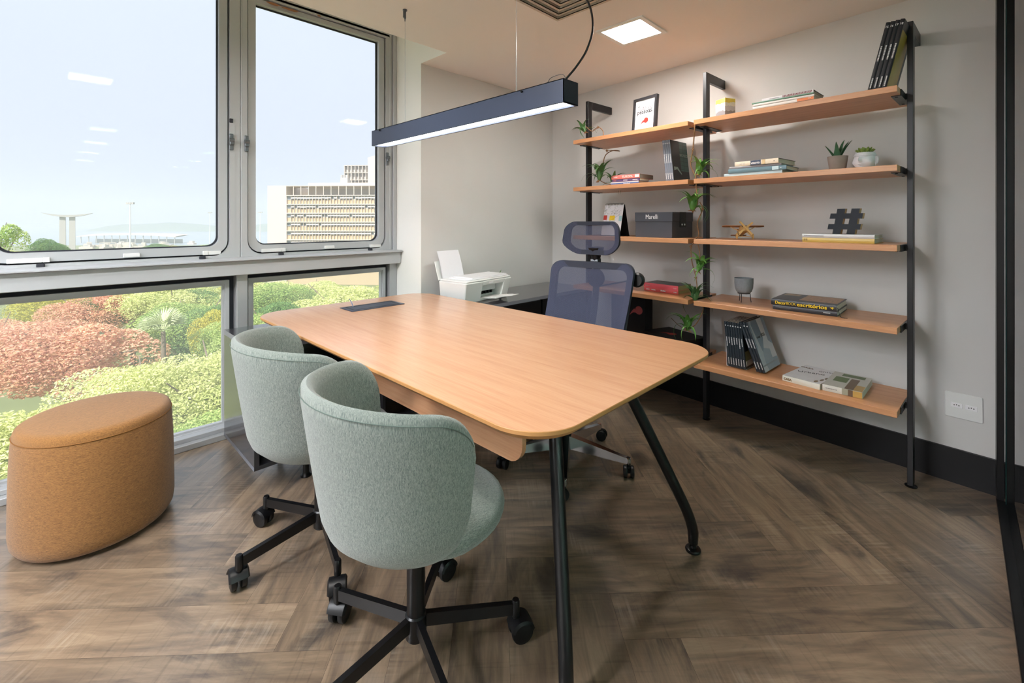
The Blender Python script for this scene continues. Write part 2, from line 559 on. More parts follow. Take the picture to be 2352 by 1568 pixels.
def floor_material():
    m, nt, out = new_mat('herringbone_planks')
    p = node(nt, 'ShaderNodeBsdfPrincipled')
    p.inputs['Specular IOR Level'].default_value = 0.5
    p.inputs['Coat Weight'].default_value = 0.8
    p.inputs['Coat Roughness'].default_value = 0.22
    uv = node(nt, 'ShaderNodeUVMap', uv_map='plank')
    rnd = node(nt, 'ShaderNodeAttribute', attribute_name='plank_random')
    mp = node(nt, 'ShaderNodeMapping'); mp.inputs['Scale'].default_value = (1.6, 12, 1)
    cb = node(nt, 'ShaderNodeCombineXYZ')
    sep = node(nt, 'ShaderNodeSeparateXYZ')
    nt.links.new(uv.outputs[0], sep.inputs[0])
    off = node(nt, 'ShaderNodeMath', operation='MULTIPLY'); off.inputs[1].default_value = 37.0
    nt.links.new(rnd.outputs['Fac'], off.inputs[0])
    nt.links.new(sep.outputs[0], cb.inputs[0]); nt.links.new(sep.outputs[1], cb.inputs[1]); nt.links.new(off.outputs[0], cb.inputs[2])
    nt.links.new(cb.outputs[0], mp.inputs[0])
    grain = node(nt, 'ShaderNodeTexNoise', i_Scale=2.0, i_Detail=7.0, i_Roughness=0.65, i_Distortion=0.6)
    nt.links.new(mp.outputs[0], grain.inputs['Vector'])
    r1 = node(nt, 'ShaderNodeValToRGB')
    r1.color_ramp.elements[0].position = 0.28; r1.color_ramp.elements[0].color = rgb(98, 84, 72)
    r1.color_ramp.elements[1].position = 0.72; r1.color_ramp.elements[1].color = rgb(154, 133, 110)
    el = r1.color_ramp.elements.new(0.5); el.color = rgb(128, 109, 90)
    nt.links.new(grain.outputs[0], r1.inputs[0])
    # dark weathered patches
    mp2 = node(nt, 'ShaderNodeMapping'); mp2.inputs['Scale'].default_value = (2.6, 9, 1)
    nt.links.new(cb.outputs[0], mp2.inputs[0])
    st = node(nt, 'ShaderNodeTexNoise', i_Scale=0.8, i_Detail=6.0, i_Roughness=0.62, i_Distortion=1.0)
    nt.links.new(mp2.outputs[0], st.inputs['Vector'])
    r2 = node(nt, 'ShaderNodeMapRange'); r2.inputs[1].default_value = 0.50; r2.inputs[2].default_value = 0.70
    nt.links.new(st.outputs[0], r2.inputs[0])
    mx = node(nt, 'ShaderNodeMix', data_type='RGBA'); mx.inputs[7].default_value = rgb(54, 51, 51)
    sc = node(nt, 'ShaderNodeMath', operation='MULTIPLY'); sc.inputs[1].default_value = 0.85
    nt.links.new(r2.outputs[0], sc.inputs[0])
    nt.links.new(sc.outputs[0], mx.inputs[0]); nt.links.new(r1.outputs[0], mx.inputs[6])
    # saw marks across the grain and pale scuffs
    mp3 = node(nt, 'ShaderNodeMapping'); mp3.inputs['Scale'].default_value = (110, 5, 1)
    nt.links.new(cb.outputs[0], mp3.inputs[0])
    sw = node(nt, 'ShaderNodeTexNoise', i_Scale=1.0, i_Detail=2.0)
    nt.links.new(mp3.outputs[0], sw.inputs['Vector'])
    mp4 = node(nt, 'ShaderNodeMapping'); mp4.inputs['Scale'].default_value = (3, 4, 1)
    nt.links.new(cb.outputs[0], mp4.inputs[0])
    pt = node(nt, 'ShaderNodeTexNoise', i_Scale=1.6, i_Detail=3.0)
    nt.links.new(mp4.outputs[0], pt.inputs['Vector'])
    r3 = node(nt, 'ShaderNodeMapRange'); r3.inputs[1].default_value = 0.5; r3.inputs[2].default_value = 0.75
    nt.links.new(pt.outputs[0], r3.inputs[0])
    r4 = node(nt, 'ShaderNodeMapRange'); r4.inputs[1].default_value = 0.45; r4.inputs[2].default_value = 0.75
    nt.links.new(sw.outputs[0], r4.inputs[0])
    ml = node(nt, 'ShaderNodeMath', operation='MULTIPLY')
    nt.links.new(r3.outputs[0], ml.inputs[0]); nt.links.new(r4.outputs[0], ml.inputs[1])
    ml2 = node(nt, 'ShaderNodeMath', operation='MULTIPLY'); ml2.inputs[1].default_value = 0.55
    nt.links.new(ml.outputs[0], ml2.inputs[0])
    mx2 = node(nt, 'ShaderNodeMix', data_type='RGBA'); mx2.inputs[7].default_value = rgb(176, 164, 148)
    nt.links.new(ml2.outputs[0], mx2.inputs[0]); nt.links.new(mx.outputs[2], mx2.inputs[6])
    # fine dark saw lines everywhere
    r5 = node(nt, 'ShaderNodeMapRange'); r5.inputs[1].default_value = 0.25; r5.inputs[2].default_value = 0.42
    r5.inputs[3].default_value = 0.80; r5.inputs[4].default_value = 1.0
    nt.links.new(sw.outputs[0], r5.inputs[0])
    # whole-plank tone
    r6 = node(nt, 'ShaderNodeMapRange'); r6.inputs[3].default_value = 0.80; r6.inputs[4].default_value = 1.15
    nt.links.new(rnd.outputs['Fac'], r6.inputs[0])
    mm = node(nt, 'ShaderNodeMath', operation='MULTIPLY')
    nt.links.new(r5.outputs[0], mm.inputs[0]); nt.links.new(r6.outputs[0], mm.inputs[1])
    vm = node(nt, 'ShaderNodeVectorMath', operation='SCALE')
    nt.links.new(mx2.outputs[2], vm.inputs[0]); nt.links.new(mm.outputs[0], vm.inputs['Scale'])
    nt.links.new(vm.outputs[0], p.inputs['Base Color'])
    rr = node(nt, 'ShaderNodeMapRange'); rr.inputs[3].default_value = 0.26; rr.inputs[4].default_value = 0.40
    nt.links.new(grain.outputs[0], rr.inputs[0])
    nt.links.new(rr.outputs[0], p.inputs['Roughness'])
    bn = node(nt, 'ShaderNodeBump', i_Strength=0.12, i_Distance=0.002)
    nt.links.new(sw.outputs[0], bn.inputs['Height'])
    nt.links.new(bn.outputs[0], p.inputs['Normal'])
    nt.links.new(p.outputs[0], out.inputs[0])
    return m

def build_floor():
    W, n, head = 0.178, 6, math.radians(46.5)
    ca, sa = math.cos(head), math.sin(head)
    bm = bmesh.new()
    uvl = bm.loops.layers.uv.new('plank')
    rl = bm.faces.layers.float.new('plank_random')
    rng = random.Random(3)
    ox, oy = 0.62, 0.85
    def plank(x0, x1, y0, y1, horiz):
        g = 0.0003 / W
        c = [(x0 + g, y0 + g), (x1 - g, y0 + g), (x1 - g, y1 - g), (x0 + g, y1 - g)]
        pts = []
        for (u, v) in c:
            X, Y = u * W, v * W
            pts.append((ox + X * ca - Y * sa, oy + X * sa + Y * ca, 0))
        if max(p[0] for p in pts) < XL or min(p[0] for p in pts) > 3.6 or max(p[1] for p in pts) < YF or min(p[1] for p in pts) > 3.3:
            return
        f = bm.faces.new([bm.verts.new(p) for p in pts])
        f[rl] = rng.random()
        for lp, (u, v) in zip(f.loops, c):
            a, b = ((u - x0) * W, (v - y0) * W) if horiz else ((v - y0) * W, (u - x0) * W)
            lp[uvl].uv = (a, b)
    R = 72
    for y in range(-R, R):
        for k in range(-R // n, R // n + 1):
            x = (y % (2 * n)) + 2 * n * (k // 1)
            if -R <= x <= R: plank(x, x + n, y, y + 1, True)
    for x in range(-R, R):
        for k in range(-R // n, R // n + 1):
            y = ((x + 1) % (2 * n)) + 2 * n * k
            if -R <= y <= R: plank(x, x + 1, y, y + n, False)
    for co, no in (((XL, 0, 0), (-1, 0, 0)), ((3.58, 0, 0), (1, 0, 0)), ((0, YF, 0), (0, -1, 0)), ((0, 3.27, 0), (0, 1, 0))):
        bmesh.ops.bisect_plane(bm, geom=bm.verts[:] + bm.edges[:] + bm.faces[:], plane_co=co, plane_no=no, clear_outer=True)
    me = bpy.data.meshes.new('floor')
    bm.to_mesh(me); bm.free()
    # sub-floor slab under the planks, same mesh
    o = bpy.data.objects.new('floor', me)
    me.materials.append(floor_material())
    COL.objects.link(o)
    struct(o, 'worn brown herringbone plank floor', 'floor')
    s = MB().box(XL - 0.1, 3.75, YF - 0.1, 3.27, -0.25, -0.002).build('subfloor', plain('joint_dark', rgb(40, 34, 30), 0.9), o, smooth=0)
build_floor()

c = MB()
T_ = CEIL + .13
c.prism([(XL - .12, YF - .12), (1.470, YF - .12), (1.470, 2.532), (XL - .12, 2.532)], CEIL, T_)
c.prism([(1.470, YF - .12), (2.060, YF - .12), (2.060, 1.060), (1.470, 1.060)], CEIL, T_)
c.prism([(1.470, 1.650), (2.060, 1.650), (2.060, 2.532), (1.470, 2.532)], CEIL, T_)
c.prism([(2.060, YF - .12), (wall_x(YF) + .14, YF - .12), (3.62, 2.84), (2.060, 2.84)], CEIL, T_)
k_ = len(c.f)
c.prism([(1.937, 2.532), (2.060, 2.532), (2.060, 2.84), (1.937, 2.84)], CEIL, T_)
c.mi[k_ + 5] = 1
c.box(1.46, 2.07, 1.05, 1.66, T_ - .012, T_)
struct(c.build('ceiling', [M_ceil, M_lit_paint], smooth=0), 'plain warm white ceiling', 'ceiling')
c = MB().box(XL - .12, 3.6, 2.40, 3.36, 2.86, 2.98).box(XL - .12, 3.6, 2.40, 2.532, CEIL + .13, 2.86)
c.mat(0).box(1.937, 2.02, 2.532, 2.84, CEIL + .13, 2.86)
struct(c.build('ceiling_recess', M_lit_paint, smooth=0), 'raised ceiling pocket above the windows', 'ceiling')

w = MB().prism([(wall_x(YF - .1), YF - .1), (wall_x(YF - .1) + .14, YF - .1), (3.62, 2.86), (wall_x(2.86), 2.86)], -0.25, 2.60)
struct(w.build('wall_right', M_wall, smooth=0), 'pale greige wall behind the shelving', 'wall')
w = MB()
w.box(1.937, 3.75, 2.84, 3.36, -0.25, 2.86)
w.mi[4] = 1  # pier face takes the paint lightened for window light
struct(w.build('wall_back', [M_wall, M_lit_paint], smooth=0), 'greige wall and daylit window pier behind the printer', 'wall')
w = MB().box(XL - .12, XL, YF - .1, 3.36, -0.25, 2.86)
struct(w.build('wall_left', M_wall, smooth=0), 'plain wall at the far end of the windows', 'wall')
w = MB().box(XL - .12, wall_x(YF) + .14, YF - .12, YF, -0.25, 2.60)
struct(w.build('wall_front', M_wall, smooth=0), 'corridor wall beyond the glass partition', 'wall')

# black skirting along the shelving wall and the printer wall
b = MB()
def along(y, off):
    n_ = Vector((-WDIR.y, WDIR.x, 0))
    return (wall_x(y) + n_.x * off, y + n_.y * off)
b.prism([along(-6.3, 0.0), along(2.84, 0.0), along(2.84, 0.016), along(-6.3, 0.016)], 0, 0.168)
struct(b.build('baseboard_right', M_black, smooth=0), 'tall black skirting board', 'baseboard')
b = MB().box(1.94, 3.44, 2.824, 2.84, 0, 0.168)
struct(b.build('baseboard_back', M_black, smooth=0), 'tall black skirting board', 'baseboard')

# ------------------------------------------------------------------ windows
YW = 3.20   # inner face of the window frames
def bay(x0, x1, i_up, i_low, detail):
    """one bay: opening sash over fixed light. x0/x1 = glass edges"""
    gx0, gx1 = x0, x1
    gz0, gz1 = 1.150, 2.690
    R0 = Matrix(((1, 0, 0, 0), (0, 0, -1, 0), (0, 1, 0, 0), (0, 0, 0, 1)))   # x,y outline -> x,z ; extrude -> -y
    def place(y):  # extrusion from z0..z1 lands at y - z
        m = R0.copy(); m.translation = (0, y, 0); return m
    r = 0.055
    up = bpy.data.objects.new('window_%d' % i_up, None); COL.objects.link(up)
    struct(up, 'opening upper window with rounded lower corners', 'window')
    n = 6
    # fixed surround
    fr = MB()
    fr.ring(rrect(gx0 - .085, gx1 + .085, gz0 - .088, gz1 + .07, 0.001, n), rrect(gx0 - .056, gx1 + .056, gz0 - .059, gz1 + .042, (.085, .085, .004, .004), n), 0, 0.06, place(YW + .05))
    fr.build('window_frame', M_alu, up, smooth=30)
    sa = MB()
    sa.ring(rrect(gx0 - .048, gx1 + .048, gz0 - .050, gz1 + .037, (.08, .08, .006, .006), n), rrect(gx0 - .004, gx1 + .004, gz0 - .004, gz1 + .004, (r, r, .004, .004), n), 0, 0.035, place(YW + .042))
    sa.ring(rrect(gx0 - .030, gx1 + .030, gz0 - .032, gz1 + .02, (.07, .07, .006, .006), n), rrect(gx0 - .004, gx1 + .004, gz0 - .004, gz1 + .004, (r, r, .004, .004), n), 0, 0.03, place(YW + .072))
    sh = sa.build('sash', M_alu, up, smooth=30)
    g = MB()
    g.ring(rrect(gx0 - .006, gx1 + .006, gz0 - .006, gz1 + .006, (r, r, .004, .004), n), rrect(gx0 + .004, gx1 - .004, gz0 + .003, gz1 - .004, (r, r, .004, .004), n), 0, 0.012, place(YW + .052))
    g.ring(rrect(gx0 - .056, gx1 + .056, gz0 - .059, gz1 + .0425, (.085, .085, .004, .004), n), rrect(gx0 - .047, gx1 + .047, gz0 - .049, gz1 + .036, (.08, .08, .006, .006), n), 0, 0.03, place(YW + .060))
    g.build('seal', M_gasket, up, smooth=30)
    MB().prism(rrect(gx0 - .01, gx1 + .01, gz0 - .01, gz1 + .01, (r, r, .004, .004), n), 0, 0.004, place(YW + .050)).build('pane', M_glass, up, smooth=0)
    if detail:
        w_ = gx1 - gx0
        for fx in (0.16, 0.90):
            lx = gx0 + w_ * fx
            la = MB().box(lx - .034, lx + .034, YW - .018, YW - .008, gz0 - .106, gz0 - .078, .002)
            la.box(lx + .008, lx + .034, YW - .012, YW + .01, gz0 - .052, gz0 - .028, .002)
            la.mat(1).box(lx - .013, lx + .017, YW - .030, YW - .010, gz0 - .100, gz0 - .056, .004)
            la.cyl((lx - .022, YW - .017, gz0 - .092), (lx - .022, YW - .0205, gz0 - .092), .006, 8)
            la.cyl((lx + .024, YW - .017, gz0 - .092), (lx + .024, YW - .0205, gz0 - .092), .006, 8)
            la.mat(0).box(lx - .11 if fx < .5 else lx + .034, lx + .008 if fx < .5 else lx + .10, YW - .008, YW + .01, gz0 - .052, gz0 - .030, .002)
            la.build('latch', [M_bracket, M_gasket], up)
        hx = gx0 + w_ * 0.545
        MB().box(hx - .035, hx + .035, YW - .014, YW + .012, gz0 - .046, gz0 - .024, .003).build('pull', M_bracket, up)
        for sx in (-1, 1):
            cx = (gx0 - .063) if sx < 0 else (gx1 + .063)
            k = MB().box(cx - .011, cx + .011, YW - .021, YW - .008, 1.735, 1.835, .003)
            k.tube([(cx - .013, YW - .024, 1.795), (cx + .013, YW - .024, 1.795)], .014, 12)
            k.box(cx - .012, cx + .012, YW - .034, YW - .018, 1.765, 1.793, .004)
            k.build('lock', M_latch, up)
            if sx > 0:
                MB().box(cx - .009, cx + .009, YW - .020, YW - .008, 1.905, 1.928, .001).build('clip', M_gasket, up)
    lo = bpy.data.objects.new('window_%d' % i_low, None); COL.objects.link(lo)
    struct(lo, 'fixed lower window with a plain pane', 'window')
    lz0, lz1 = 0.072, 0.905
    lx0, lx1 = gx0 - .015, gx1 + .022
    f = MB()
    f.ring(rrect(lx0 - .034, lx1 + .034, lz0 - .034, lz1 + .034, .001, 1), rrect(lx0 - .012, lx1 + .012, lz0 - .012, lz1 + .012, .001, 1), 0, .045, place(YW + .045))
    f.ring(rrect(lx0 - .0125, lx1 + .0125, lz0 - .0125, lz1 + .0125, .001, 1), rrect(lx0, lx1, lz0, lz1, .001, 1), 0, .030, place(YW + .045))
    f.build('window_frame', M_alu, lo, smooth=0)
    s = MB()
    s.ring(rrect(lx0 - .075, lx1 + .075, lz0 - .060, lz1 + .075, .001, 1), rrect(lx0 - .033, lx1 + .033, lz0 - .033, lz1 + .033, .001, 1), 0, .03, place(YW + .060))
    s.build('seal', M_gasket, lo, smooth=0)
    MB().box(lx0 - .005, lx1 + .005, YW + .036, YW + .040, lz0 - .005, lz1 + .005).build('pane', M_glass_low, lo, smooth=0)

PITCH = 1.105
bay(0.937, 1.797, 1, 2, True)
bay(0.937 - PITCH, 1.797 - PITCH + .035, 3, 4, True)
for q_ in range(2, 5):
    bay(0.937 - q_ * PITCH, 1.797 - q_ * PITCH + .035, 2 * q_ + 1, 2 * q_ + 2, False)

# mullions, transom ledge, base rail, head
t = MB()
for mx in [0.8425 - q_ * PITCH for q_ in range(5)]:
    t.box(mx - .0335, mx - .001, YW - .008, YW + .07, 1.06, 2.80, .002).box(mx + .001, mx + .0335, YW - .008, YW + .07, 1.06, 2.80, .002)
t.box(1.882, 1.902, YW - .012, YW + .07, 1.06, 2.80, .002).box(1.905, 1.936, YW - .03, YW + .07, 1.06, 2.80, .002)
struct(t.build('trim_1', M_alu), 'grey painted window mullions', 'window frame')
t = MB()
for mx in [0.8425 - q_ * PITCH for q_ in range(5)]:
    t.box(mx - .030, mx + .030, YW - .045, YW + .07, 0.02, 0.98, .002)
t.box(1.872, 1.936, YW - .03, YW + .07, 0.02, 0.98, .002)
struct(t.build('trim_2', M_alu2), 'lower window mullions', 'window frame')
t = MB()
t.prism([(3.075, 1.062), (3.205, 1.066), (3.205, 1.078), (3.090, 1.073), (3.075, 1.068)][::-1], XL, 1.932, Matrix(((0, 0, 1, 0), (1, 0, 0, 0), (0, 1, 0, 0), (0, 0, 0, 1))))
t.box(XL, 1.932, 3.105, 3.27, 0.972, 1.060, .003)
struct(t.build('trim_3', M_alu), 'window transom ledge', 'window ledge')
t = MB().box(XL, 1.936, 3.112, 3.27, 0, 0.034, .003).box(XL, 1.936, 3.150, 3.22, 0.034, 0.058, .002)
struct(t.build('trim_4', M_alu2), 'metal base rail under the windows', 'window rail')
t = MB().box(XL, 1.936, 3.19, 3.36, 2.745, 2.87)
struct(t.build('trim_5', M_alu, smooth=0), 'window head rail', 'window rail')
t = MB()
for (x_, z_, a_, b_) in ((1.03, 2.716, .045, .008), (1.14, 2.714, .055, .008), (1.33, 2.735, .012, .006)):
    pts = []
    rg = random.Random(int(x_ * 100))
    for k in range(12):
        an = 2 * math.pi * k / 12
        rr_ = 0.75 + 0.45 * rg.random()
        pts.append((x_ + a_ * rr_ * math.cos(an), z_ + b_ * rr_ * math.sin(an)))
    t.prism(pts, 0, .0006, Matrix(((1, 0, 0, 0), (0, 0, -1, YW - .0098), (0, 1, 0, 0), (0, 0, 0, 1))))
struct(t.build('trim_6', M_chip, smooth=0), 'bare patches of chipped paint on the window head', 'paint chip')

# ------------------------------------------------------------------ glass partition beside the camera
t = MB().box(3.055, wall_x(-.15) - .002, -.153, -.128, 0.0, CEIL, .002)
t.box(XL, 3.055, -.168, -.128, 0.0, 0.022, .002)
t.box(XL, 3.055, -.168, -.128, CEIL - .045, CEIL, .002)
struct(t.build('door_1_frame', M_bmetal), 'black frame of the glass partition', 'partition frame')
for i, (x0, x1, y) in enumerate(((1.95, 3.015, -.160), (1.35, 3.00, -.176), (0.70, 2.96, -.192), (-.9, 1.92, -.160))):
    d = bpy.data.objects.new('door_%d' % (i + 2), None); COL.objects.link(d)
    struct(d, 'tall greenish glass panel of the partition', 'glass panel')
    MB().box(x0 + .004, x1 - .004, y - .004, y + .004, .024, CEIL - .046).build('pane', M_gglass, d, smooth=0)
    g = MB().box(x1 - .004, x1, y - .0042, y + .0042, .024, CEIL - .046).box(x0, x0 + .004, y - .0042, y + .0042, .024, CEIL - .046)
    g.build('pane_edge', M_gedge, d, smooth=0)
st2 = MB().box(3.022, 3.054, -.200, -.1545, .022, CEIL - .046, .001)
struct(st2.build('door_3_stile', M_gedge), 'dark green glass edges stacked at the end of the partition', 'door stile')
MB_ = MB().box(0.70, 3.02, -.222, -.176, 0.0, 0.022, .002)
struct(MB_.build('trim_7', M_bmetal), 'black floor track of the sliding glass', 'door track')

# ------------------------------------------------------------------ wall socket
def on_wall(y, z, off=0.0):
    n_ = Vector((-WDIR.y, WDIR.x, 0))
    return Vector((wall_x(y), y, z)) + n_ * off
so = thing('wall_socket', 'white double power socket plate on the wall above the black skirting', 'socket', on_wall(-0.021, 0.385), math.atan2(-WDIR.y, -WDIR.x))
# local x = to the viewer's right along the wall, local y = into the wall
MB().prism(rrect(-.067, .067, -.062, .062, .006), -.0, .008, Matrix(((1, 0, 0, 0), (0, 0, -1, 0), (0, 1, 0, 0), (0, 0, 0, 1))), bev=.002).build('plate', M_white, so)
for dx in (-.024, .028):
    q = MB().box(dx - .021, dx + .021, -.0105, -.007, -.011, .013, .001)
    q.mat(1)
    for k in (-1, 0, 1):
        q.cyl((dx + k * .0085, -.0112, .0015 + (.002 if k == 0 else 0)), (dx + k * .0085, -.0100, .0015 + (.002 if k == 0 else 0)), .0024, 10)
    q.build('outlet', [M_white_l, M_plastic], so)
# ------------------------------------------------------------------ ceiling fittings
def ceiling_light(x, y, label, group='square ceiling lights'):
    t = thing('ceiling_light', label, 'ceiling light', (x, y, CEIL), 0, group)
    f = MB()
    f.ring(rrect(-.158, .158, -.158, .158, .001, 1), rrect(-.130, .130, -.130, .130, .001, 1), -.008, .002)
    f.build('frame', M_white, t, smooth=0)
    MB().box(-.131, .131, -.131, .131, -.006, .001).build('diffuser', M_panel, t, smooth=0)
    return t
ceiling_light(2.515, 1.435, 'square recessed ceiling panel light glowing white near the shelving wall')
ceiling_light(0.25, 1.435, 'square recessed ceiling panel light above the window side chairs')
for y, x, lab in ((1.435, -.88, 'added unseen fill panel over the window end of the room, second in its row'), (1.435, -2.01, 'added unseen fill panel over the window end of the room, third in its row'), (1.435, -3.14, 'added unseen fill panel over the window end of the room, last in its row'),
                  (2.15, -1.45, 'added unseen fill panel close along the windows, first in its row'), (2.15, -2.6, 'added unseen fill panel close along the windows, middle of its row'), (2.15, -3.7, 'added unseen fill panel close along the windows, last in its row')):
    o = ceiling_light(x, y, lab)  # unseen panels added to brighten the shelving wall
    [c for c in o.children if c.name.startswith('diffuser')][0].data.materials[0] = M_fill
rows_ = ('first', 'second', 'third', 'fourth')
for i in range(4):
    for k, x in enumerate((-1.0, 0.5, 2.0)):
        o = ceiling_light(x, -1.25 - 1.4 * i, 'square office ceiling light beyond the glass, %s row back, %s' % (rows_[i], ('window end', 'middle', 'shelving wall end')[k]), 'office ceiling lights beyond the glass')
        [c for c in o.children if c.name.startswith('diffuser')][0].data.materials[0] = M_office

M_vent = plain('vent_grey', rgb(196, 186, 172), 0.6, vary=0.03)
v = thing('air_vent', 'square stepped air diffuser set in the ceiling above the table', 'air vent', (1.765, 1.355, CEIL), 0)
for k in range(8):
    h = .298 - .030 * k
    z = -.014 + .009 * k
    r = MB()
    r.ring(rrect(-h, h, -h, h, .001, 1), rrect(-h + .020, h - .020, -h + .020, h - .020, .001, 1), z, z + .004)
    r.ring(rrect(-h + .017, h - .017, -h + .017, h - .017, .001, 1), rrect(-h + .020, h - .020, -h + .020, h - .020, .001, 1), z, z + .016)
    r.build('louver' if k else 'frame', M_vent, v, smooth=0)
MB().box(-.10, .10, -.10, .10, .062, .066).build('damper', M_vent, v, smooth=0)

# ------------------------------------------------------------------ pendant lamp
lamp = thing('pendant_lamp', 'long black linear pendant lamp glowing white underneath, hung over the table', 'pendant lamp', (1.383, 1.755, 1.742), 0)
L = 0.712
hb = MB()
hb.box(-.045, -.042, -L, L, 0, .088).box(.042, .045, -L, L, 0, .088).box(-.045, .045, -L, L, .085, .088)
hb.box(-.045, .045, -L, -L + .003, 0, .088).box(-.045, .045, L - .003, L, 0, .088)
hb.ring(rrect(-.0452, .0452, -L, L, .001, 1), rrect(-.036, .036, -L + .010, L - .010, .001, 1), 0, .003)
hb.build('housing', plain('lamp_black', rgb(92, 98, 114), 0.28, 0.85, vary=0.05, spec=0.6), lamp, smooth=0)
MB().box(-.040, .040, -L + .005, L - .005, .008, .012).build('diffuser', M_strip, lamp, smooth=0)
H_ = CEIL - 1.742
for yy in (0.427, -0.425):
    wv = MB().cyl((0, yy, .088), (0, yy, H_ - .045), .0011, 6)
    wv.cyl((0, yy, .088), (0, yy, .096), .005, 8)
    wv.build('wire', plain('steel_wire', rgb(200, 200, 205), 0.3, 0.9), lamp)
    gp = MB().cyl((0, yy, H_ - .05), (0, yy, H_ - .005), .0065, 10).cyl((0, yy, H_ - .064), (0, yy, H_ - .05), .003, 8).box(-.010, -.006, yy - .004, yy + .004, H_ - .045, H_ - .01)
    gp.cyl((0, yy, H_ - .006), (0, yy, H_), .012, 14)
    gp.build('gripper', M_latch, lamp)
for yy in (0.62, -0.50):
    MB().cyl((-.045, yy, .080), (-.052, yy, .080), .005, 10).build('screw', M_plastic, lamp)
cb = MB().tube(spline([(0.004, -L + .035, .088), (0.01, -L + .028, .105), (.035, -L - .0, .15), (.075, -L - .02, .22), (.10, -L - .03, .31), (.115, -L + .0, .42), (.125, -L + .08, .53), (.13, -L + .16, H_ - .06), (.135, -L + .2, H_ - .014)], 6), .0042, 8)
cb.build('cable', M_plastic, lamp)
MB().tube(spline([(0, -L + .02, .09), (-.012, -L + .03, .115), (-.03, -L + .07, .108), (-.036, -L + .085, .09)], 5), .0012, 6).build('wire_loop', M_latch, lamp)

# ------------------------------------------------------------------ work table
TZ = 0.775
tb = thing('work_table', 'large beech topped table with rounded corners and black splayed tube legs', 'table', (1.3775, 1.77, 0), 0)
o_ = rrect(-.5675, .5675, -1.07, 1.07, .155, 10)
top = MB()
n_ = len(o_)
def inset(pts, d):
    r = []
    for i in range(len(pts)):
        a, c2 = Vector(pts[i - 1]), Vector(pts[(i + 1) % len(pts)])
        tt = (c2 - a).normalized()
        r.append((pts[i][0] - tt.y * d, pts[i][1] + tt.x * d))
    return r
lv = [(inset(o_, .0015), TZ), (o_, TZ - .0015), (o_, TZ - .011), (inset(o_, .016), TZ - .026)]
vs = []
for ps, z in lv: vs += [(p[0], p[1], z) for p in ps]
top.add(vs[:n_], [list(range(n_))])
top.mat(1)
fs = []
for k in range(3):
    for i in range(n_):
        j = (i + 1) % n_
        fs.append(((k + 1) * n_ + i, (k + 1) * n_ + j, k * n_ + j, k * n_ + i))
fs.append([3 * n_ + i for i in range(n_)][::-1])
top.add(vs, fs)
top.build('tabletop', [M_table, M_edge], tb, smooth=40)
Mx = Matrix(((0, 0, 1, 0), (1, 0, 0, 0), (0, 1, 0, 0), (0, 0, 0, 1)))   # outline (y,z), extrude along x
md = MB().prism(rrect(.955 - 1.77, 1.95 - 1.77, .545, .747, (.06, .06, .004, .004), 6), 1.020 - 1.3775, 1.038 - 1.3775, Mx)
md.build('modesty_panel', M_table, tb, smooth=30)
for sx in (-1, 1):
    pts = [Vector((sx * .19, -.80, TZ - .03)), Vector((sx * .385, -1.000, .175)), Vector((sx * .402, -1.017, .125)), Vector((sx * .408, -1.023, .075)), Vector((sx * .408, -1.023, .030))]
    pts = [pts[0]] + bez(pts[0].lerp(pts[1], .85), pts[1], pts[2], pts[3], 8) + [pts[4]]
    lg = MB().tube(pts, [.0225] + [.0205] * 9 + [.018], 18)
    lg.lathe([(.010, .010), (.010, .034)], 14, Matrix.Translation((sx * .408, -1.023, 0)))
    lg.build('leg', M_bmetal, tb)
    MB().lathe([(.029, 0), (.030, .006), (.027, .010), (.014, .014), (.012, .022)], 24, Matrix.Translation((sx * .408, -1.023, 0))).build('foot', M_bmetal, tb)
fr = MB().box(-.24, .24, -.86, -.80, TZ - .050, TZ - .026, .004).box(-.24, -.20, -.84, .52, TZ - .055, TZ - .026, .003).box(.20, .24, -.84, .52, TZ - .055, TZ - .026, .003)
fr.box(-.30, .30, .62, .66, .7172, TZ - .026, .002).box(-.30, .30, .90, .94, .7172, TZ - .026, .002)
fr.build('underframe', M_bmetal, tb, smooth=0)
pl = MB().prism(rrect(1.232 - 1.3775, 1.582 - 1.3775, 2.498 - 1.77, 2.660 - 1.77, .003, 3), TZ - .002, TZ + .004, bev=.0012)
pbox = pl.build('cable_box', plain('anodised_black', rgb(74, 80, 98), 0.35, 0.5, vary=0.04), tb, smooth=20)
g = MB().ring(rrect(1.256 - 1.3775, 1.560 - 1.3775, 2.520 - 1.77, 2.640 - 1.77, .003, 2), rrect(1.262 - 1.3775, 1.554 - 1.3775, 2.526 - 1.77, 2.634 - 1.77, .002, 2), TZ + .0035, TZ + .0046)
g.build('slot', M_plastic, pbox, smooth=0)
cx, cy = 1.290 - 1.3775, 2.632 - 1.77
MB().tube(bez((cx + .015, cy, TZ), (cx + .006, cy, TZ + .03), (cx - .005, cy, TZ + .05), (cx - .012, cy, TZ + .052), 8), .003, 8).build('cable', plain('cable_grey', rgb(150, 156, 180), 0.4), pbox)

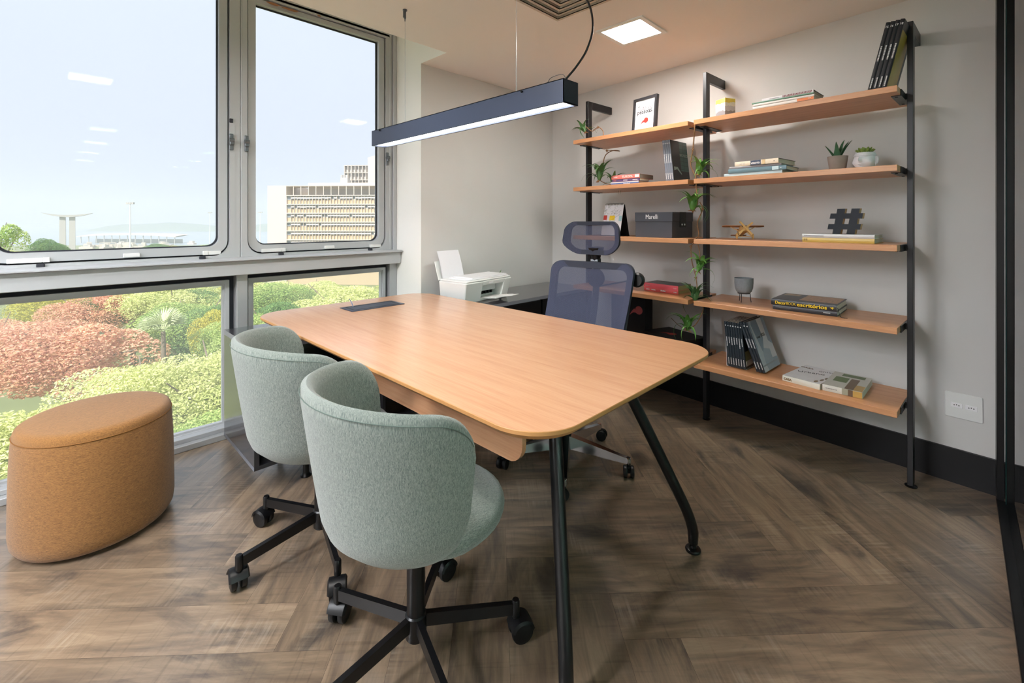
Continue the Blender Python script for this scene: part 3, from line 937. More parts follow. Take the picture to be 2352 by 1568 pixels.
# ------------------------------------------------------------------ credenza along the wall
cr_ = thing('credenza', 'long black credenza running under the table end along the windows', 'cabinet', (0.665, 2.31, 0), 0)
CW, CD, C0, C1 = 2.70, 0.505, 0.148, 0.717
M_cred = plain('graphite_laminate', rgb(48, 47, 52), 0.22, vary=0.04, spec=0.8, coat=0.6)
M_credge = plain('graphite_edging', rgb(120, 122, 130), 0.35, vary=0.04)
MB().box(0, CW, 0, CD, C1 - .025, C1).mat(1).box(-.0008, -.0002, -.0005, CD, C1 - .025, C1).box(0, CW, -.0008, -.0002, C1 - .025, C1).build('top_panel', [M_cred, M_credge], cr_, smooth=0)
MB().box(0, .022, 0, CD, C0 + .018, C1 - .025).build('side_panel', M_cred, cr_, smooth=0)
MB().box(CW - .022, CW, 0, CD, C0 + .018, C1 - .025).build('side_panel', M_cred, cr_, smooth=0)
MB().box(0, CW, 0, CD, C0, C0 + .018).mat(1).box(-.0008, -.0002, -.0005, CD, C0, C0 + .018).build('bottom_panel', [M_cred, M_credge], cr_, smooth=0)
MB().box(.022, CW - .022, CD - .016, CD - .001, C0 + .018, C1 - .025).build('back_panel', M_cred, cr_, smooth=0)
for k in range(1, 4):
    MB().box(CW * k / 4 - .009, CW * k / 4 + .009, .02, CD - .016, C0 + .018, C1 - .025).build('divider', M_cred, cr_, smooth=0)
for k in range(2, 4):
    dd = MB().box(CW * k / 4 + .011, CW * (k + 1) / 4 - .011 - (.012 if k == 3 else 0), -.001, .017, C0 + .022, C1 - .030, .001).build('door', M_black, cr_, smooth=0)
MB().box(.022, CW / 4 - .009, .10, CD - .016, .42, .436).build('shelf', M_cred, cr_, smooth=0)
for (x, y) in ((.26, .07), (.26, CD - .07), (CW / 2, .07), (CW / 2, CD - .07), (CW - .2, .07), (CW - .2, CD - .07)):
    MB().lathe([(.026, 0), (.027, .006), (.018, .014), (.0155, .022), (.0155, C0)], 20, Matrix.Translation((x, y, 0))).build('leg', M_bmetal, cr_)

# ------------------------------------------------------------------ visitor chairs
def caster_mb(r=.0345):
    k = MB()
    # two wheels under a rounded hood; wheel axis along local y, trailing in +x
    for s in (-1, 1):
        prof = [(r * .80, -.011), (r * .97, -.008), (r, -.003), (r, .004), (r * .96, .008), (r * .62, .011)]
        k.lathe(prof, 22, Matrix.Translation((.016, s * .0165, r)) @ Matrix.Rotation(math.radians(90 * -s), 4, 'X'))
    rows = []
    for i in range(11):
        a = math.radians(-28 + 150 * i / 10)
        row = []
        for (w, e) in ((-.032, -.004), (-.027, .004), (0, .0055), (.027, .004), (.032, -.004)):
            rr_ = r + e
            row.append((.016 + rr_ * math.cos(a + math.radians(40)), w, r + rr_ * math.sin(a + math.radians(40))))
        rows.append(row)
    k.grid(rows)
    rows2 = [[(p[0] * .96 + .016 * .04, p[1] * .93, p[2] * .96 + r * .04) for p in row] for row in rows]
    k.grid(rows2, flip=True)
    k.cyl((0, 0, r + .012), (0, 0, r + .040), .0075, 12)
    return k

def shell_columns(th, r0, r1, zb, zt, phim, rt, rb, nu=44, nv=12):
    cols = []
    R_arc = .27
    def drop(r, d):
        return 0 if d >= r else r - math.sqrt(max(0, r * r - (r - d) ** 2))
    for i in range(nu + 1):
        u = math.sin((i / nu - .5) * math.pi)
        d = max(0.0, (1 - abs(u)) * phim * R_arc)
        lo = zb + drop(rb, d)
        hi = zt - .040 * u * u - drop(rt, d)
        if hi < lo + .02: hi = lo + .02
        phi = u * phim
        edge = 0.12 if i in (0, nu) else 1.0
        out_, in_ = [], []
        for k in range(nv + 1):
            t = k / nv
            z = lo + (hi - lo) * t
            tt = max(0, (z - zb) / (zt - zb))
            r = r0 + (r1 - r0) * tt ** 0.85
            r -= .030 * max(0, 1 - (z - zb) / .07) ** 2
            mid = r - th / 2
            hth = th / 2 * edge * (1 if 0 < k < nv else .72)
            out_.append((mid + hth, z)); in_.append((mid - hth, z))
        hi_mid = (out_[-1][0] + in_[-1][0]) / 2
        lo_mid = (out_[0][0] + in_[0][0]) / 2
        loop = out_ + [(hi_mid, hi + .008 * edge)] + in_[::-1] + [(lo_mid, lo - .007 * edge)]
        cols.append([(-r_ * math.cos(phi), -r_ * math.sin(phi), z_) for (r_, z_) in loop])
    return cols

def visitor_chair(loc, rot, base_rot, label, group):
    t = thing('visitor_chair', label, 'chair', loc, rot, group)
    cols = shell_columns(.038, .247, .316, .430, .860, math.radians(91), .105, .13)
    b = MB().grid(cols, closed_u=True, flip=True)
    nlast = len(cols) - 1
    sb_ = b.build('backrest', M_sage, t, smooth=60)
    # seam under the rim
    nv = 12
    seam = [Vector(c[nv]) * 1.0 for c in cols[3:-3]]
    sm = []
    for p in seam:
        q = Vector((p.x, p.y, 0)); l = q.length
        q = q / l * (l + .0035)
        sm.append((q.x, q.y, p.z - .014))
    MB().tube(sm, .0012, 6).build('seam', plain('sage_thread', rgb(98, 112, 106), 0.9), sb_)
    # seat cushion
    rows = []
    for (s, z) in ((.55, .418), (.90, .420), (.98, .428), (1.0, .442), (1.0, .455), (.975, .470), (.90, .480), (.6, .486), (.0, .488)):
        row = []
        for k in range(40):
            a = 2 * math.pi * k / 40
            ex = .252 if math.cos(a) > 0 else .175
            row.append((.018 + ex * s * abs(math.cos(a)) ** .92 * (1 if math.cos(a) > 0 else -1), .226 * s * abs(math.sin(a)) ** .92 * (1 - .14 * max(0, -math.cos(a))) * (1 if math.sin(a) > 0 else -1), z))
        rows.append(row)
    sc_ = MB().grid(rows, closed_u=True)
    sc_.add([p for p in rows[0]], [list(range(40))[::-1]])
    sc_.build('seat', M_sage_seat, t, smooth=60)
    cm = MB().cyl((0, 0, .070), (0, 0, .421), .0265, 22).lathe([(.026, .072), (.031, .076), (.031, .140), (.027, .144)], 22)
    cm.box(-.09, .09, -.07, .07, .405, .420, .004)
    cm.build('column', M_bmetal, t)
    for k in range(5):
        a = math.radians(base_rot + 72 * k)
        Mr = Matrix.Rotation(a, 4, 'Z')
        lg = MB()
        ys, zt0, zb0 = .0085, .140, .090
        vs = [(.030, -ys, .102), (.030, ys, .102), (.030, ys, .140), (.030, -ys, .140), (.292, -ys, .084), (.292, ys, .084), (.292, ys, .118), (.292, -ys, .118)]
        lg.add(vs, [(0, 1, 2, 3)[::-1], (4, 5, 6, 7), (0, 4, 7, 3), (1, 2, 6, 5), (3, 7, 6, 2), (0, 1, 5, 4)], Mr)
        lg.lathe([(.0115, .074), (.0125, .078), (.0125, .122), (.0100, .126)], 14, Mr @ Matrix.Translation((.303, 0, 0)))
        lo_ = lg.build('leg', M_bmetal, t)
        cs = caster_mb()
        cst = cs.build('caster', M_plastic, lo_, loc=Mr @ Vector((.303, 0, 0.0002)), rot=(0, 0, a + random.uniform(-1.9, 1.9)))
    return t
visitor_chair((.764, 1.146, 0), math.radians(-5), 44, 'sage green tub chair on black castors, the one nearer the splayed table legs', 'sage tub chairs')
visitor_chair((.774, 1.834, 0), math.radians(-6), -25, 'sage green tub chair on black castors, the one beside the credenza end', 'sage tub chairs')

# ------------------------------------------------------------------ pouf
pf = thing('pouf', 'round mustard cloth pouf standing on the floor by the window', 'pouf', (.152, 2.635, 0), 0)
pr = [(.225, .012), (.248, .020), (.260, .040), (.264, .075), (.263, .20), (.260, .33), (.256, .42), (.2525, .452)]
b = MB().lathe(pr, 72)
b.build('body', M_mustard, pf, smooth=70)
tp = MB().lathe([(.2525, .452), (.252, .455), (.2505, .466), (.245, .477), (.234, .484), (.215, .487), (.10, .489), (.001, .4895)], 72)
tpo = tp.build('top_cushion', M_must_top, pf, smooth=70)
MB().tube([(.2535 * math.cos(2 * math.pi * k / 72), .2535 * math.sin(2 * math.pi * k / 72), .4525) for k in range(72)], .0018, 6, closed=True).build('seam', plain('mustard_thread', rgb(128, 84, 36), 0.9), pf)
MB().lathe([(.20, 0), (.205, .012)], 40).build('base', M_plastic, pf)
# ------------------------------------------------------------------ mesh office chair behind the table
ec = thing('office_chair', 'slate mesh office chair with headrest and polished star base behind the table', 'chair', (1.965, 1.520, 0), math.radians(188))
def back_x(y, z):
    return -.315 - .30 * (z - .95) * .9 - .05 * math.exp(-((z - .68) / .12) ** 2) * -.5 + .30 * y * y * 1.4
def head_x(y, z):
    return -.352 - .10 * (z - 1.19) + 1.7 * y * y
def taper(pts, zc, k):
    return [(p[0] * (1 + k * (p[1] - zc)), p[1]) for p in pts]
def ring_surf(mb, outer, inner, fx, th):
    n = len(outer)
    lay = []
    for pts, o_ in ((outer, th * .3), (outer, -th), (inner, -th), (inner, 0.004)):
        lay.append([(fx(p[0], p[1]) + o_, p[0], p[1]) for p in pts])
    mb.grid([lay[k % 4] for k in range(5)], closed_u=True)
def fill_surf(mb, outline, fx, nz=14, ny=14, off=0.0):
    zs = sorted(p[1] for p in outline)
    z0, z1 = zs[0], zs[-1]
    n = len(outline)
    rows = []
    for i in range(nz + 1):
        z = z0 + (z1 - z0) * (0.004 + .992 * i / nz)
        xs = []
        for k in range(n):
            a, b = outline[k], outline[(k + 1) % n]
            if (a[1] - z) * (b[1] - z) <= 0 and abs(a[1] - b[1]) > 1e-9:
                xs.append(a[0] + (b[0] - a[0]) * (z - a[1]) / (b[1] - a[1]))
        if len(xs) < 2: continue
        y0, y1 = min(xs), max(xs)
        rows.append([(fx(y0 + (y1 - y0) * j / ny, z) + off, y0 + (y1 - y0) * j / ny, z) for j in range(ny + 1)])
    mb.grid(rows)
bo = taper(rrect(-.255, .255, .485, 1.055, (.07, .07, .06, .06), 8), .75, .22)
bi = taper(rrect(-.218, .218, .520, 1.018, (.05, .05, .045, .045), 8), .75, .22)
rm = MB(); ring_surf(rm, bo, bi, back_x, .020)
bk = rm.build('backrest', M_mesh_rim, ec, smooth=50)
pn = MB(); fill_surf(pn, bo, back_x, off=.008)
pn.build('mesh_panel', M_mesh, bk, smooth=60)
ho = [(y, z) for (y, z) in rrect(-.185, .185, 1.098, 1.298, (.085, .085, .05, .05), 8)]
hi_ = [(y, z) for (y, z) in rrect(-.150, .150, 1.126, 1.276, (.06, .06, .03, .03), 8)]
ho = [(y * (1 - .55 * max(0, (z - 1.2) * 4) ** 1.6 - .30 * max(0, (1.17 - z) * 10) ** 1.5), z) for y, z in ho]
hi_ = [(y * (1 - .55 * max(0, (z - 1.2) * 4) ** 1.6 - .30 * max(0, (1.17 - z) * 10) ** 1.5), z) for y, z in hi_]
rm = MB(); ring_surf(rm, ho, hi_, head_x, .018)
hd = rm.build('headrest', M_mesh_rim, ec, smooth=50)
pn = MB(); fill_surf(pn, ho, head_x, 8, 12, off=.006)
pn.build('mesh_panel', M_mesh, hd, smooth=60)
br = MB().tube(bez((-.372, 0, 1.14), (-.375, 0, 1.10), (-.372, 0, 1.08), (-.380, 0, 1.03), 6), [.05, .045, .036, .030, .026, .022, .02], 12)
br.box(-.385, -.362, -.03, .03, 1.02, 1.075, .004)
br.mat(1).box(-.362, -.352, -.026, .022, 1.052, 1.070, .002)
br.build('headrest_bracket', [M_plastic, M_chrome], ec)
spn = MB().tube(bez((-.385, 0, 1.06), (-.395, 0, .92), (-.36, 0, .74), (-.26, 0, .56), 10) + [Vector((-.12, 0, .43)), Vector((-.03, 0, .41))], [.020] * 11 + [.024, .03], 12)
spn.tube([(-.385, 0, .90), (-.372, .255, .965)], .005, 6)
spn.build('spine', M_plastic, ec)
for s in (1,):
    kb = MB().lathe([(.010, -.022), (.034, -.020), (.042, -.010), (.042, .010), (.034, .020), (.010, .022)], 22, Matrix.Translation((-.350, s * .268, .965)) @ Matrix.Rotation(math.radians(90), 4, 'Y'))
    kb.build('knob', M_plastic, ec)
kb = MB().lathe([(.010, -.016), (.05, -.014), (.056, -.006), (.056, .006), (.05, .014), (.010, .016)], 24, Matrix.Translation((-.372, 0, .955)) @ Matrix.Rotation(math.radians(90), 4, 'Y'))
kb.build('lumbar_dial', M_plastic, ec)
st = MB().prism(rrect(-.20, .27, -.245, .245, (.09, .10, .10, .09), 8), .445, .505, bev=.016)
st.build('seat', plain('seat_cloth', rgb(44, 46, 56), 0.9, vary=0.1, vscale=60), ec)
ml = MB().box(-.11, .12, -.09, .09, .395, .446, .008).cyl((0, 0, .14), (0, 0, .40), .027, 20).cyl((0, 0, .10), (0, 0, .26), .034, 20)
ml.build('column', M_plastic, ec)
for s in (-1, 1):
    am = MB().tube([(-.03, s * .20, .43), (-.03, s * .285, .44), (-.03, s * .30, .47), (-.03, s * .30, .66)], .014, 10)
    am.box(-.13, .10, s * .30 - .035, s * .30 + .035, .66, .69, .010, seg=2)
    am.build('armrest', M_plastic, ec)
lv_ = MB().tube([(0, -.09, .415), (0, -.22, .405)], .006, 8).box(-.02, .02, -.30, -.21, .398, .410, .004)
lv_.build('lever', M_plastic, ec)
def twin_caster():
    k = MB()
    r = .030
    for s in (-1, 1):
        k.lathe([(r * .5, -.010), (r * .93, -.009), (r, -.004), (r, .004), (r * .93, .009), (r * .5, .010)], 22, Matrix.Translation((.014, s * .017, r)) @ Matrix.Rotation(math.radians(90), 4, 'X'))
    k.box(-.004, .026, -.008, .008, r - .006, r + .026, .004)
    k.cyl((0, 0, r + .01), (0, 0, r + .034), .007, 10)
    return k
for k in range(5):
    a = math.radians(101 + 72 * k)
    Mr = Matrix.Rotation(a, 4, 'Z')
    lg = MB()
    x0, x1 = .022, .335
    vs = [(x0, -.030, .085), (x0, .030, .085), (x0, .022, .150), (x0, -.022, .150), (x1, -.014, .066), (x1, .014, .066), (x1, .011, .092), (x1, -.011, .092)]
    lg.add(vs, [(0, 3, 2, 1), (4, 5, 6, 7), (0, 4, 7, 3), (1, 2, 6, 5), (3, 7, 6, 2), (0, 1, 5, 4)], Mr)
    lg.lathe([(.012, .060), (.013, .066), (.013, .090), (.010, .094)], 14, Mr @ Matrix.Translation((.338, 0, 0)))
    lo_ = lg.build('leg', M_chrome, ec)
    twin_caster().build('caster', M_plastic, lo_, loc=Mr @ Vector((.338, 0, .0002)), rot=(0, 0, a + random.uniform(-1.5, 1.5)))

# ------------------------------------------------------------------ printer
pt = thing('printer', 'white desktop printer with paper in its rear feed on the black credenza', 'printer', (2.250, 2.585, .7175), math.radians(6.5))
def warp(mb):
    for p in mb.v:
        k = max(0, min(1, p.z / .15))
        p.x *= .93 + .07 * k
        if p.y < 0: p.y += .035 * (1 - k) * min(1, -p.y / .14)
    return mb
b = MB()
b.box(-.255, -.075, -.145, .13, 0, .150, .006).box(.165, .255, -.145, .13, 0, .150, .006)
b.box(-.08, .17, -.145, .13, .118, .150, .004).box(-.08, .17, .0, .13, 0, .12).box(-.08, .17, -.120, .02, 0, .020, .003)
warp(b).build('body', M_white, pt, smooth=25)
f = MB().box(-.072, .162, -.060, .0, .062, .118, .006).box(-.072, .162, -.040, .0, .020, .036, .003)
f.build('inner_cover', M_white, pt, smooth=25)
f = MB().box(-.068, .158, -.030, -.001, .036, .060)
for q in range(6):
    f.box(-.055 + q * .036, -.045 + q * .036, -.050, -.03, .038, .058, .002)
f.build('feed_slot', M_plastic, pt, smooth=0)
ld = MB().prism(rrect(-.252, .252, -.142, .128, .02, 5), .150, .164, bev=.005)
l_ = ld.build('lid', M_white, pt, smooth=30)
MB().prism(rrect(-.205, .235, -.128, .085, .012, 4), .164, .172, bev=.003).build('scanner_cover', M_white_l, l_, smooth=30)
MB().prism(rrect(-.165, .225, -.118, .070, .004, 2), .172, .180, bev=.001).build('document_pad', M_white_l, l_, smooth=30)
MB().box(-.012, .035, -.1435, -.1415, .128, .140).build('badge', M_white_l, pt, smooth=0)
tr = MB().add([(-.03, -.105, .018), (.165, -.105, .018), (.165, -.105, .024), (-.03, -.105, .024), (-.02, -.215, .026), (.168, -.230, .034), (.168, -.230, .039), (-.02, -.215, .031)], [(0, 1, 5, 4), (3, 7, 6, 2), (0, 4, 7, 3), (1, 2, 6, 5), (4, 5, 6, 7), (0, 3, 2, 1)])
tr.add([(.06, -.215, .030), (.150, -.222, .033), (.150, -.222, .037), (.06, -.215, .034), (.075, -.285, .040), (.150, -.292, .044), (.150, -.292, .047), (.075, -.285, .043)], [(0, 1, 5, 4), (3, 7, 6, 2), (0, 4, 7, 3), (1, 2, 6, 5), (4, 5, 6, 7), (0, 3, 2, 1)])
tr.build('output_tray', M_white, pt, smooth=0)
ps = MB().box(-.245, .005, -.003, .003, 0, .14, .002, M=Matrix.Translation((-.008, .134, .152)) @ Matrix.Rotation(math.radians(-18), 4, 'X'))
ps.build('paper_support', M_white, pt, smooth=0)
sheet = [[(-.225 + .22 * j / 6, .116 + (i / 8) * .215 * math.sin(math.radians(17)) - .006 * math.sin(i / 8 * 3.1), .155 + (i / 8) * .215 * math.cos(math.radians(17))) for j in range(7)] for i in range(9)]
sh_ = MB().grid(sheet, flip=True).grid([[(p[0], p[1] + .003, p[2]) for p in r] for r in sheet])
tag(sh_.build('paper_stack', M_paper, None, smooth=60), 'upright sheets of white paper in the printer rear feed', 'paper')
ppo = [o for o in COL.objects if o.name == 'paper_stack'][0]
ppo.location = pt.location; ppo.rotation_euler = pt.rotation_euler

# ------------------------------------------------------------------ plants (leaf maker)
def leaf_strip(mb, M, length, width, curve, twist=0.0, fold=.35, n=8, base=.6):
    """one pointed leaf growing along +z, bending towards +x"""
    rows = []
    for i in range(n + 1):
        t = i / n
        a = curve * t * t
        x = length * t * math.sin(a * .8); z = length * t * math.cos(a * .8)
        w = width * (base + (1 - base) * math.sin(math.pi * min(1, t * 1.6 + .1))) * (1 - t ** 3) + .0004
        d = Vector((math.cos(a), 0, -math.sin(a)))
        row = []
        for s in (-1, 0, 1):
            row.append(Vector((x, s * w, z)) + d * (-fold * w * (1 - abs(s))))
        rows.append(row)
    mb.grid(rows, M=M)
    mb.grid([[p - Vector((.0012, 0, 0)) for p in r] for r in rows], M=M, flip=True)

def rosette(parent, loc, tilt, size, mats, seed, nleaf=9, roots=True):
    rg = random.Random(seed)
    mb = MB()
    M0 = Matrix.Translation(loc) @ Matrix.Rotation(tilt[1], 4, 'Z') @ Matrix.Rotation(tilt[0], 4, 'Y')
    prof = [(.007, 0), (.015, .018), (.018, .040), (.013, .064)]
    mb.lathe([(r * size, z * size) for r, z in prof], 14, M0)
    for k in range(nleaf):
        a = 2 * math.pi * k / nleaf + rg.uniform(-.3, .3)
        lvl = rg.uniform(.4, 1)
        Mk = M0 @ Matrix.Rotation(a, 4, 'Z') @ Matrix.Translation((.007 * size, 0, .030 * size * lvl)) @ Matrix.Rotation(rg.uniform(.10, .4), 4, 'Y')
        leaf_strip(mb, Mk, size * rg.uniform(.085, .125), size * rg.uniform(.0130, .0185), rg.uniform(.45, 1.45))
    for k in range(4):
        a = rg.uniform(0, 6.28)
        Mk = M0 @ Matrix.Rotation(a, 4, 'Z') @ Matrix.Translation((.008 * size, 0, .012 * size)) @ Matrix.Rotation(rg.uniform(.7, 1.2), 4, 'Y')
        leaf_strip(mb, Mk, size * rg.uniform(.07, .11), size * .006, rg.uniform(1.2, 2.2))
    if roots:
        mb.mat(1)
        for k in range(6):
            a = rg.uniform(0, 6.28); l = size * rg.uniform(.012, .026)
            p = Vector((math.cos(a) * l, math.sin(a) * l, -l * rg.uniform(-.1, .7)))
            mb.tube([M0 @ Vector((0, 0, .003)), M0 @ (p * .5 + Vector((0, 0, .002))), M0 @ p], [.004 * size, .003 * size, .001], 5)
    return mb.build('rosette', mats, parent, smooth=60)

pp = thing('potted_plant', 'small spiky green plant in a black pot behind the white printer', 'plant', (2.615, 2.735, .7172), 0)
MB().lathe([(.030, 0), (.040, .004), (.046, .080), (.042, .080), (.040, .072), (.002, .070)], 26).build('pot', M_black, pp)
q = MB()
for k in range(11):
    leaf_strip(q, Matrix.Translation((0, 0, .068)) @ Matrix.Rotation(k * 2.4, 4, 'Z') @ Matrix.Translation((.008, 0, 0)) @ Matrix.Rotation(.15 + .07 * k, 4, 'Y'), .115 - .004 * k, .0105, .30, fold=.6, base=.7)
q.build('leaves', M_leaf, pp, smooth=60)

# ------------------------------------------------------------------ shelving unit
S_O = Vector((2.75, .20, 0)); S_D = Vector((.06396, .99795, 0)); S_B = Vector((.99795, -.06396, 0))
S_ROT = math.atan2(-S_D.y, -S_D.x)
SZ = {1: 1.929, 2: 1.562, 3: 1.188, 4: .804, 5: .417}
def sh(s, b, z):
    return S_O + S_D * s + S_B * b + Vector((0, 0, z))
SU = thing('shelving_unit', 'tall wall shelving unit of beech shelves on three black steel posts', 'shelf', S_O, S_ROT)
DEP = .40
BAYS = ((-.975, 0.0), (-1.949, -1.012))
POSTS = ((.011, .034), (-1.0065, -.9835), (-1.979, -1.956))
for (x0, x1) in POSTS:
    wl_ = []
    xm = (x0 + x1) / 2
    wp = S_O - S_D * xm
    # depth at which the wall is met
    dep = 0.30
    while True:
        q = S_O - S_D * xm + S_B * dep
        if q.x >= wall_x(q.y) - .0005 or dep > 1: break
        dep += .001
    p = MB().box(x0, x1, .190, .242, .012, 2.272, .0015).box(x0, x1, .240, dep, 2.212, 2.272, .0015)
    po = p.build('post', M_post, SU, smooth=0)
    MB().lathe([(.024, 0), (.025, .004), (.020, .008), (.010, .010), (.010, .014)], 20, Matrix.Translation(((x0 + x1) / 2, .216, 0))).build('foot', M_bmetal, po)
for bi_, (x0, x1) in enumerate(BAYS):
    for k in range(1, 6):
        z = SZ[k]
        s_ = MB().box(x0, x1, 0, DEP, z - .029, z, .0012).build('shelf', M_shelf, SU, smooth=0)
        for e, sg in ((x0, -1), (x1, 1)):
            xe = e
            b_ = MB().box(min(xe, xe + sg * .004), max(xe, xe + sg * .004), .085, .330, z - .034, z - .002)
            b_.box(min(xe, xe - sg * .035), max(xe, xe - sg * .035), .085, .330, z - .0325, z - .0295)
            tgt = (POSTS[0][0] if bi_ == 0 and sg > 0 else POSTS[1][1] if bi_ == 0 else POSTS[1][0] if sg > 0 else POSTS[2][1])
            b_.box(min(xe, tgt), max(xe, tgt), .195, .238, z - .034, z - .004)
            for yy in (.11, .305):
                b_.cyl((xe - sg * .018, yy, z - .036), (xe - sg * .018, yy, z - .0325), .006, 8)
            b_.build('bracket', M_bmetal, s_, smooth=0)
# ------------------------------------------------------------------ things on the shelves
def item(name, label, cat, s, b, z, yaw=0.0, group=None, tilt=None):
    r = (tilt[0], tilt[1], S_ROT + yaw) if tilt else S_ROT + yaw
    return thing(name, label, cat, sh(s, b, z + .0004), r, group)

COVERS = {}
def cover(col, rough=0.35):
    k = tuple(col) + (rough,)
    if k not in COVERS:
        COVERS[k] = plain('cover_%02d' % len(COVERS), rgb(*col), rough, vary=0.07, vscale=25)
    return COVERS[k]

def book(label, s, b, z, L, D, T, col, yaw=0.0, upright=False, lean=0.0, pages=None, group=None, text=(), art=(), spine_art=(), hard=True, cat='book', top_col=None, obj_mat=None):
    """spine faces the viewer. text: (string, x along spine, height, size, material, bold). art: coloured patches on the top cover
    as (x0,x1,y0,y1,mat). spine_art: patches on the spine (x0,x1,z0,z1,mat)"""
    t = item('book', label, cat, s, b, z, yaw, group)
    if lean:
        t.rotation_mode = 'XYZ'
        t.rotation_euler = (Matrix.Rotation(S_ROT + yaw, 3, 'Z') @ Matrix.Rotation(lean, 3, 'Y')).to_euler()
    M = Matrix.Identity(4)
    if upright:
        M = Matrix(((0, 0, 1, 0), (0, 1, 0, 0), (-1, 0, 0, L / 2), (0, 0, 0, 1)))
    th = .0024 if hard else .0009
    c = MB()
    c.box(-L / 2, L / 2, 0, D, 0, th, M=M)
    c.mat(1 if top_col else 0).box(-L / 2, L / 2, 0, D, T - th, T, M=M)
    c.mat(0)
    # gently rounded spine
    n = 5
    pro = [(-.0022 * math.sin(math.pi * i / n), T * i / n) for i in range(n + 1)] + [(.003, T), (.003, 0)]
    c.add([(-L / 2, y, z_) for y, z_ in pro] + [(L / 2, y, z_) for y, z_ in pro], [[i, (i + 1) % 8, 8 + (i + 1) % 8, 8 + i] for i in range(8)] + [list(range(8))[::-1], [8 + i for i in range(8)]], M)
    for (x0, x1, z0, z1, m) in spine_art:
        pass
    mats = [obj_mat or cover(col)] + ([cover(top_col)] if top_col else [])
    c.build('cover', mats, t, smooth=25)
    e_ = .004 if hard else .0008
    MB().box(-L / 2 + e_, L / 2 - e_, .003, D - e_, th, T - th, M=M).build('pages', pages or M_pages, t, smooth=0)
    bym = {}
    for (x0, x1, y0, y1, m) in art:
        bym.setdefault(('cover_picture', m.name), (MB(), m))[0].box(x0, x1, y0, y1, T - .0002, T + .00025, M=M)
    for (x0, x1, z0, z1, m) in spine_art:
        bym.setdefault(('spine_band', m.name), (MB(), m))[0].box(x0, x1, -.0027, -.0004, z0, z1, M=M)
    for (str_, x, zz, size, m, bold) in text:
        mb = bym.setdefault(('lettering', m.name), (MB(), m))[0]
        if str_ is None:          # an unreadable line of tiny print: a run of short strokes
            rg = random.Random(int(x * 9999) + int(size * 1e5))
            xx = x
            while xx < x + bold:
                w = size * rg.uniform(.35, .7)
                mb.box(xx, xx + w, -.0028, -.0020, zz - size / 2, zz + size / 2, M=M)
                xx += w + size * .38
        else:
            mb.text(str_, size, M @ basis((x, -.0026, zz), (1, 0, 0), (0, 0, 1)), bold)
    for (nm, _), (mb, m) in bym.items():
        mb.build(nm, m, t, smooth=0)
    return t

# --- right bay, top shelf
z = SZ[1]
cm_, nt, out = new_mat('layered_wax')
p = node(nt, 'ShaderNodeBsdfPrincipled', i_Roughness=0.55)
p.inputs['Subsurface Weight'].default_value = 0.15
p.inputs['Subsurface Radius'].default_value = (.01, .008, .004)
tc = node(nt, 'ShaderNodeTexCoord'); sx = node(nt, 'ShaderNodeSeparateXYZ'); nz = node(nt, 'ShaderNodeTexNoise', i_Scale=45.0, i_Detail=2.0)
nt.links.new(tc.outputs['Object'], sx.inputs[0]); nt.links.new(tc.outputs['Object'], nz.inputs['Vector'])
md_ = node(nt, 'ShaderNodeMath', operation='MULTIPLY_ADD'); md_.inputs[1].default_value = .03
nt.links.new(nz.outputs[0], md_.inputs[0]); nt.links.new(sx.outputs['Z'], md_.inputs[2])
mr = node(nt, 'ShaderNodeMapRange'); mr.inputs[2].default_value = .15
nt.links.new(md_.outputs[0], mr.inputs[0])
rp = node(nt, 'ShaderNodeValToRGB'); rp.color_ramp.interpolation = 'CONSTANT'
rp.color_ramp.elements[0].color = rgb(150, 148, 152)
rp.color_ramp.elements[1].position = .40; rp.color_ramp.elements[1].color = rgb(198, 200, 206)
e = rp.color_ramp.elements.new(.58); e.color = rgb(240, 236, 222)
e = rp.color_ramp.elements.new(.72); e.color = rgb(240, 214, 92)
nt.links.new(mr.outputs[0], rp.inputs[0]); nt.links.new(rp.outputs[0], p.inputs['Base Color']); nt.links.new(p.outputs[0], out.inputs[0])
t = item('candle', 'square block candle with a yellow top over white and grey wax', 'candle', .838, .135, z, math.radians(-24))
MB().box(-.040, .040, -.040, .040, 0, .122, .004, seg=2).build('wax', cm_, t)
MB().cyl((0, 0, .12), (.002, 0, .132), .0012, 6).build('wick', M_text_b, t)

g1 = 'magazines piled on the top shelf'
book('white spined magazine at the bottom of the pile on the top shelf', .515, .115, z, .31, .22, .026, (232, 234, 230), .01, hard=False, group=g1, text=((None, .115, .013, .003, M_text_g, .02),))
book('white magazine with an orange spine block in the top shelf pile', .515, .112, z + .0265, .31, .225, .016, (236, 236, 234), .0, hard=False, group=g1, spine_art=((.075, .154, .001, .0155, cover((226, 132, 70))),), text=((None, .128, .010, .003, M_text_w, .012),))
book('white magazine just under the green cover on the top shelf', .512, .110, z + .043, .308, .22, .012, (238, 238, 236), .012, hard=False, group=g1)
book('thin sea green book in the middle of the top shelf pile', .517, .108, z + .0555, .312, .23, .008, (116, 160, 142), .0, hard=False, group=g1)
book('white book with dark red flower print on top of the top shelf pile', .495, .125, z + .064, .26, .19, .018, (236, 232, 236), -.01, group=g1, top_col=(60, 60, 66),
     text=((None, -.02, .012, .008, cover((128, 70, 72)), .14), (None, -.02, .006, .005, cover((170, 110, 110)), .14), (None, -.09, .009, .003, M_text_g, .05)))

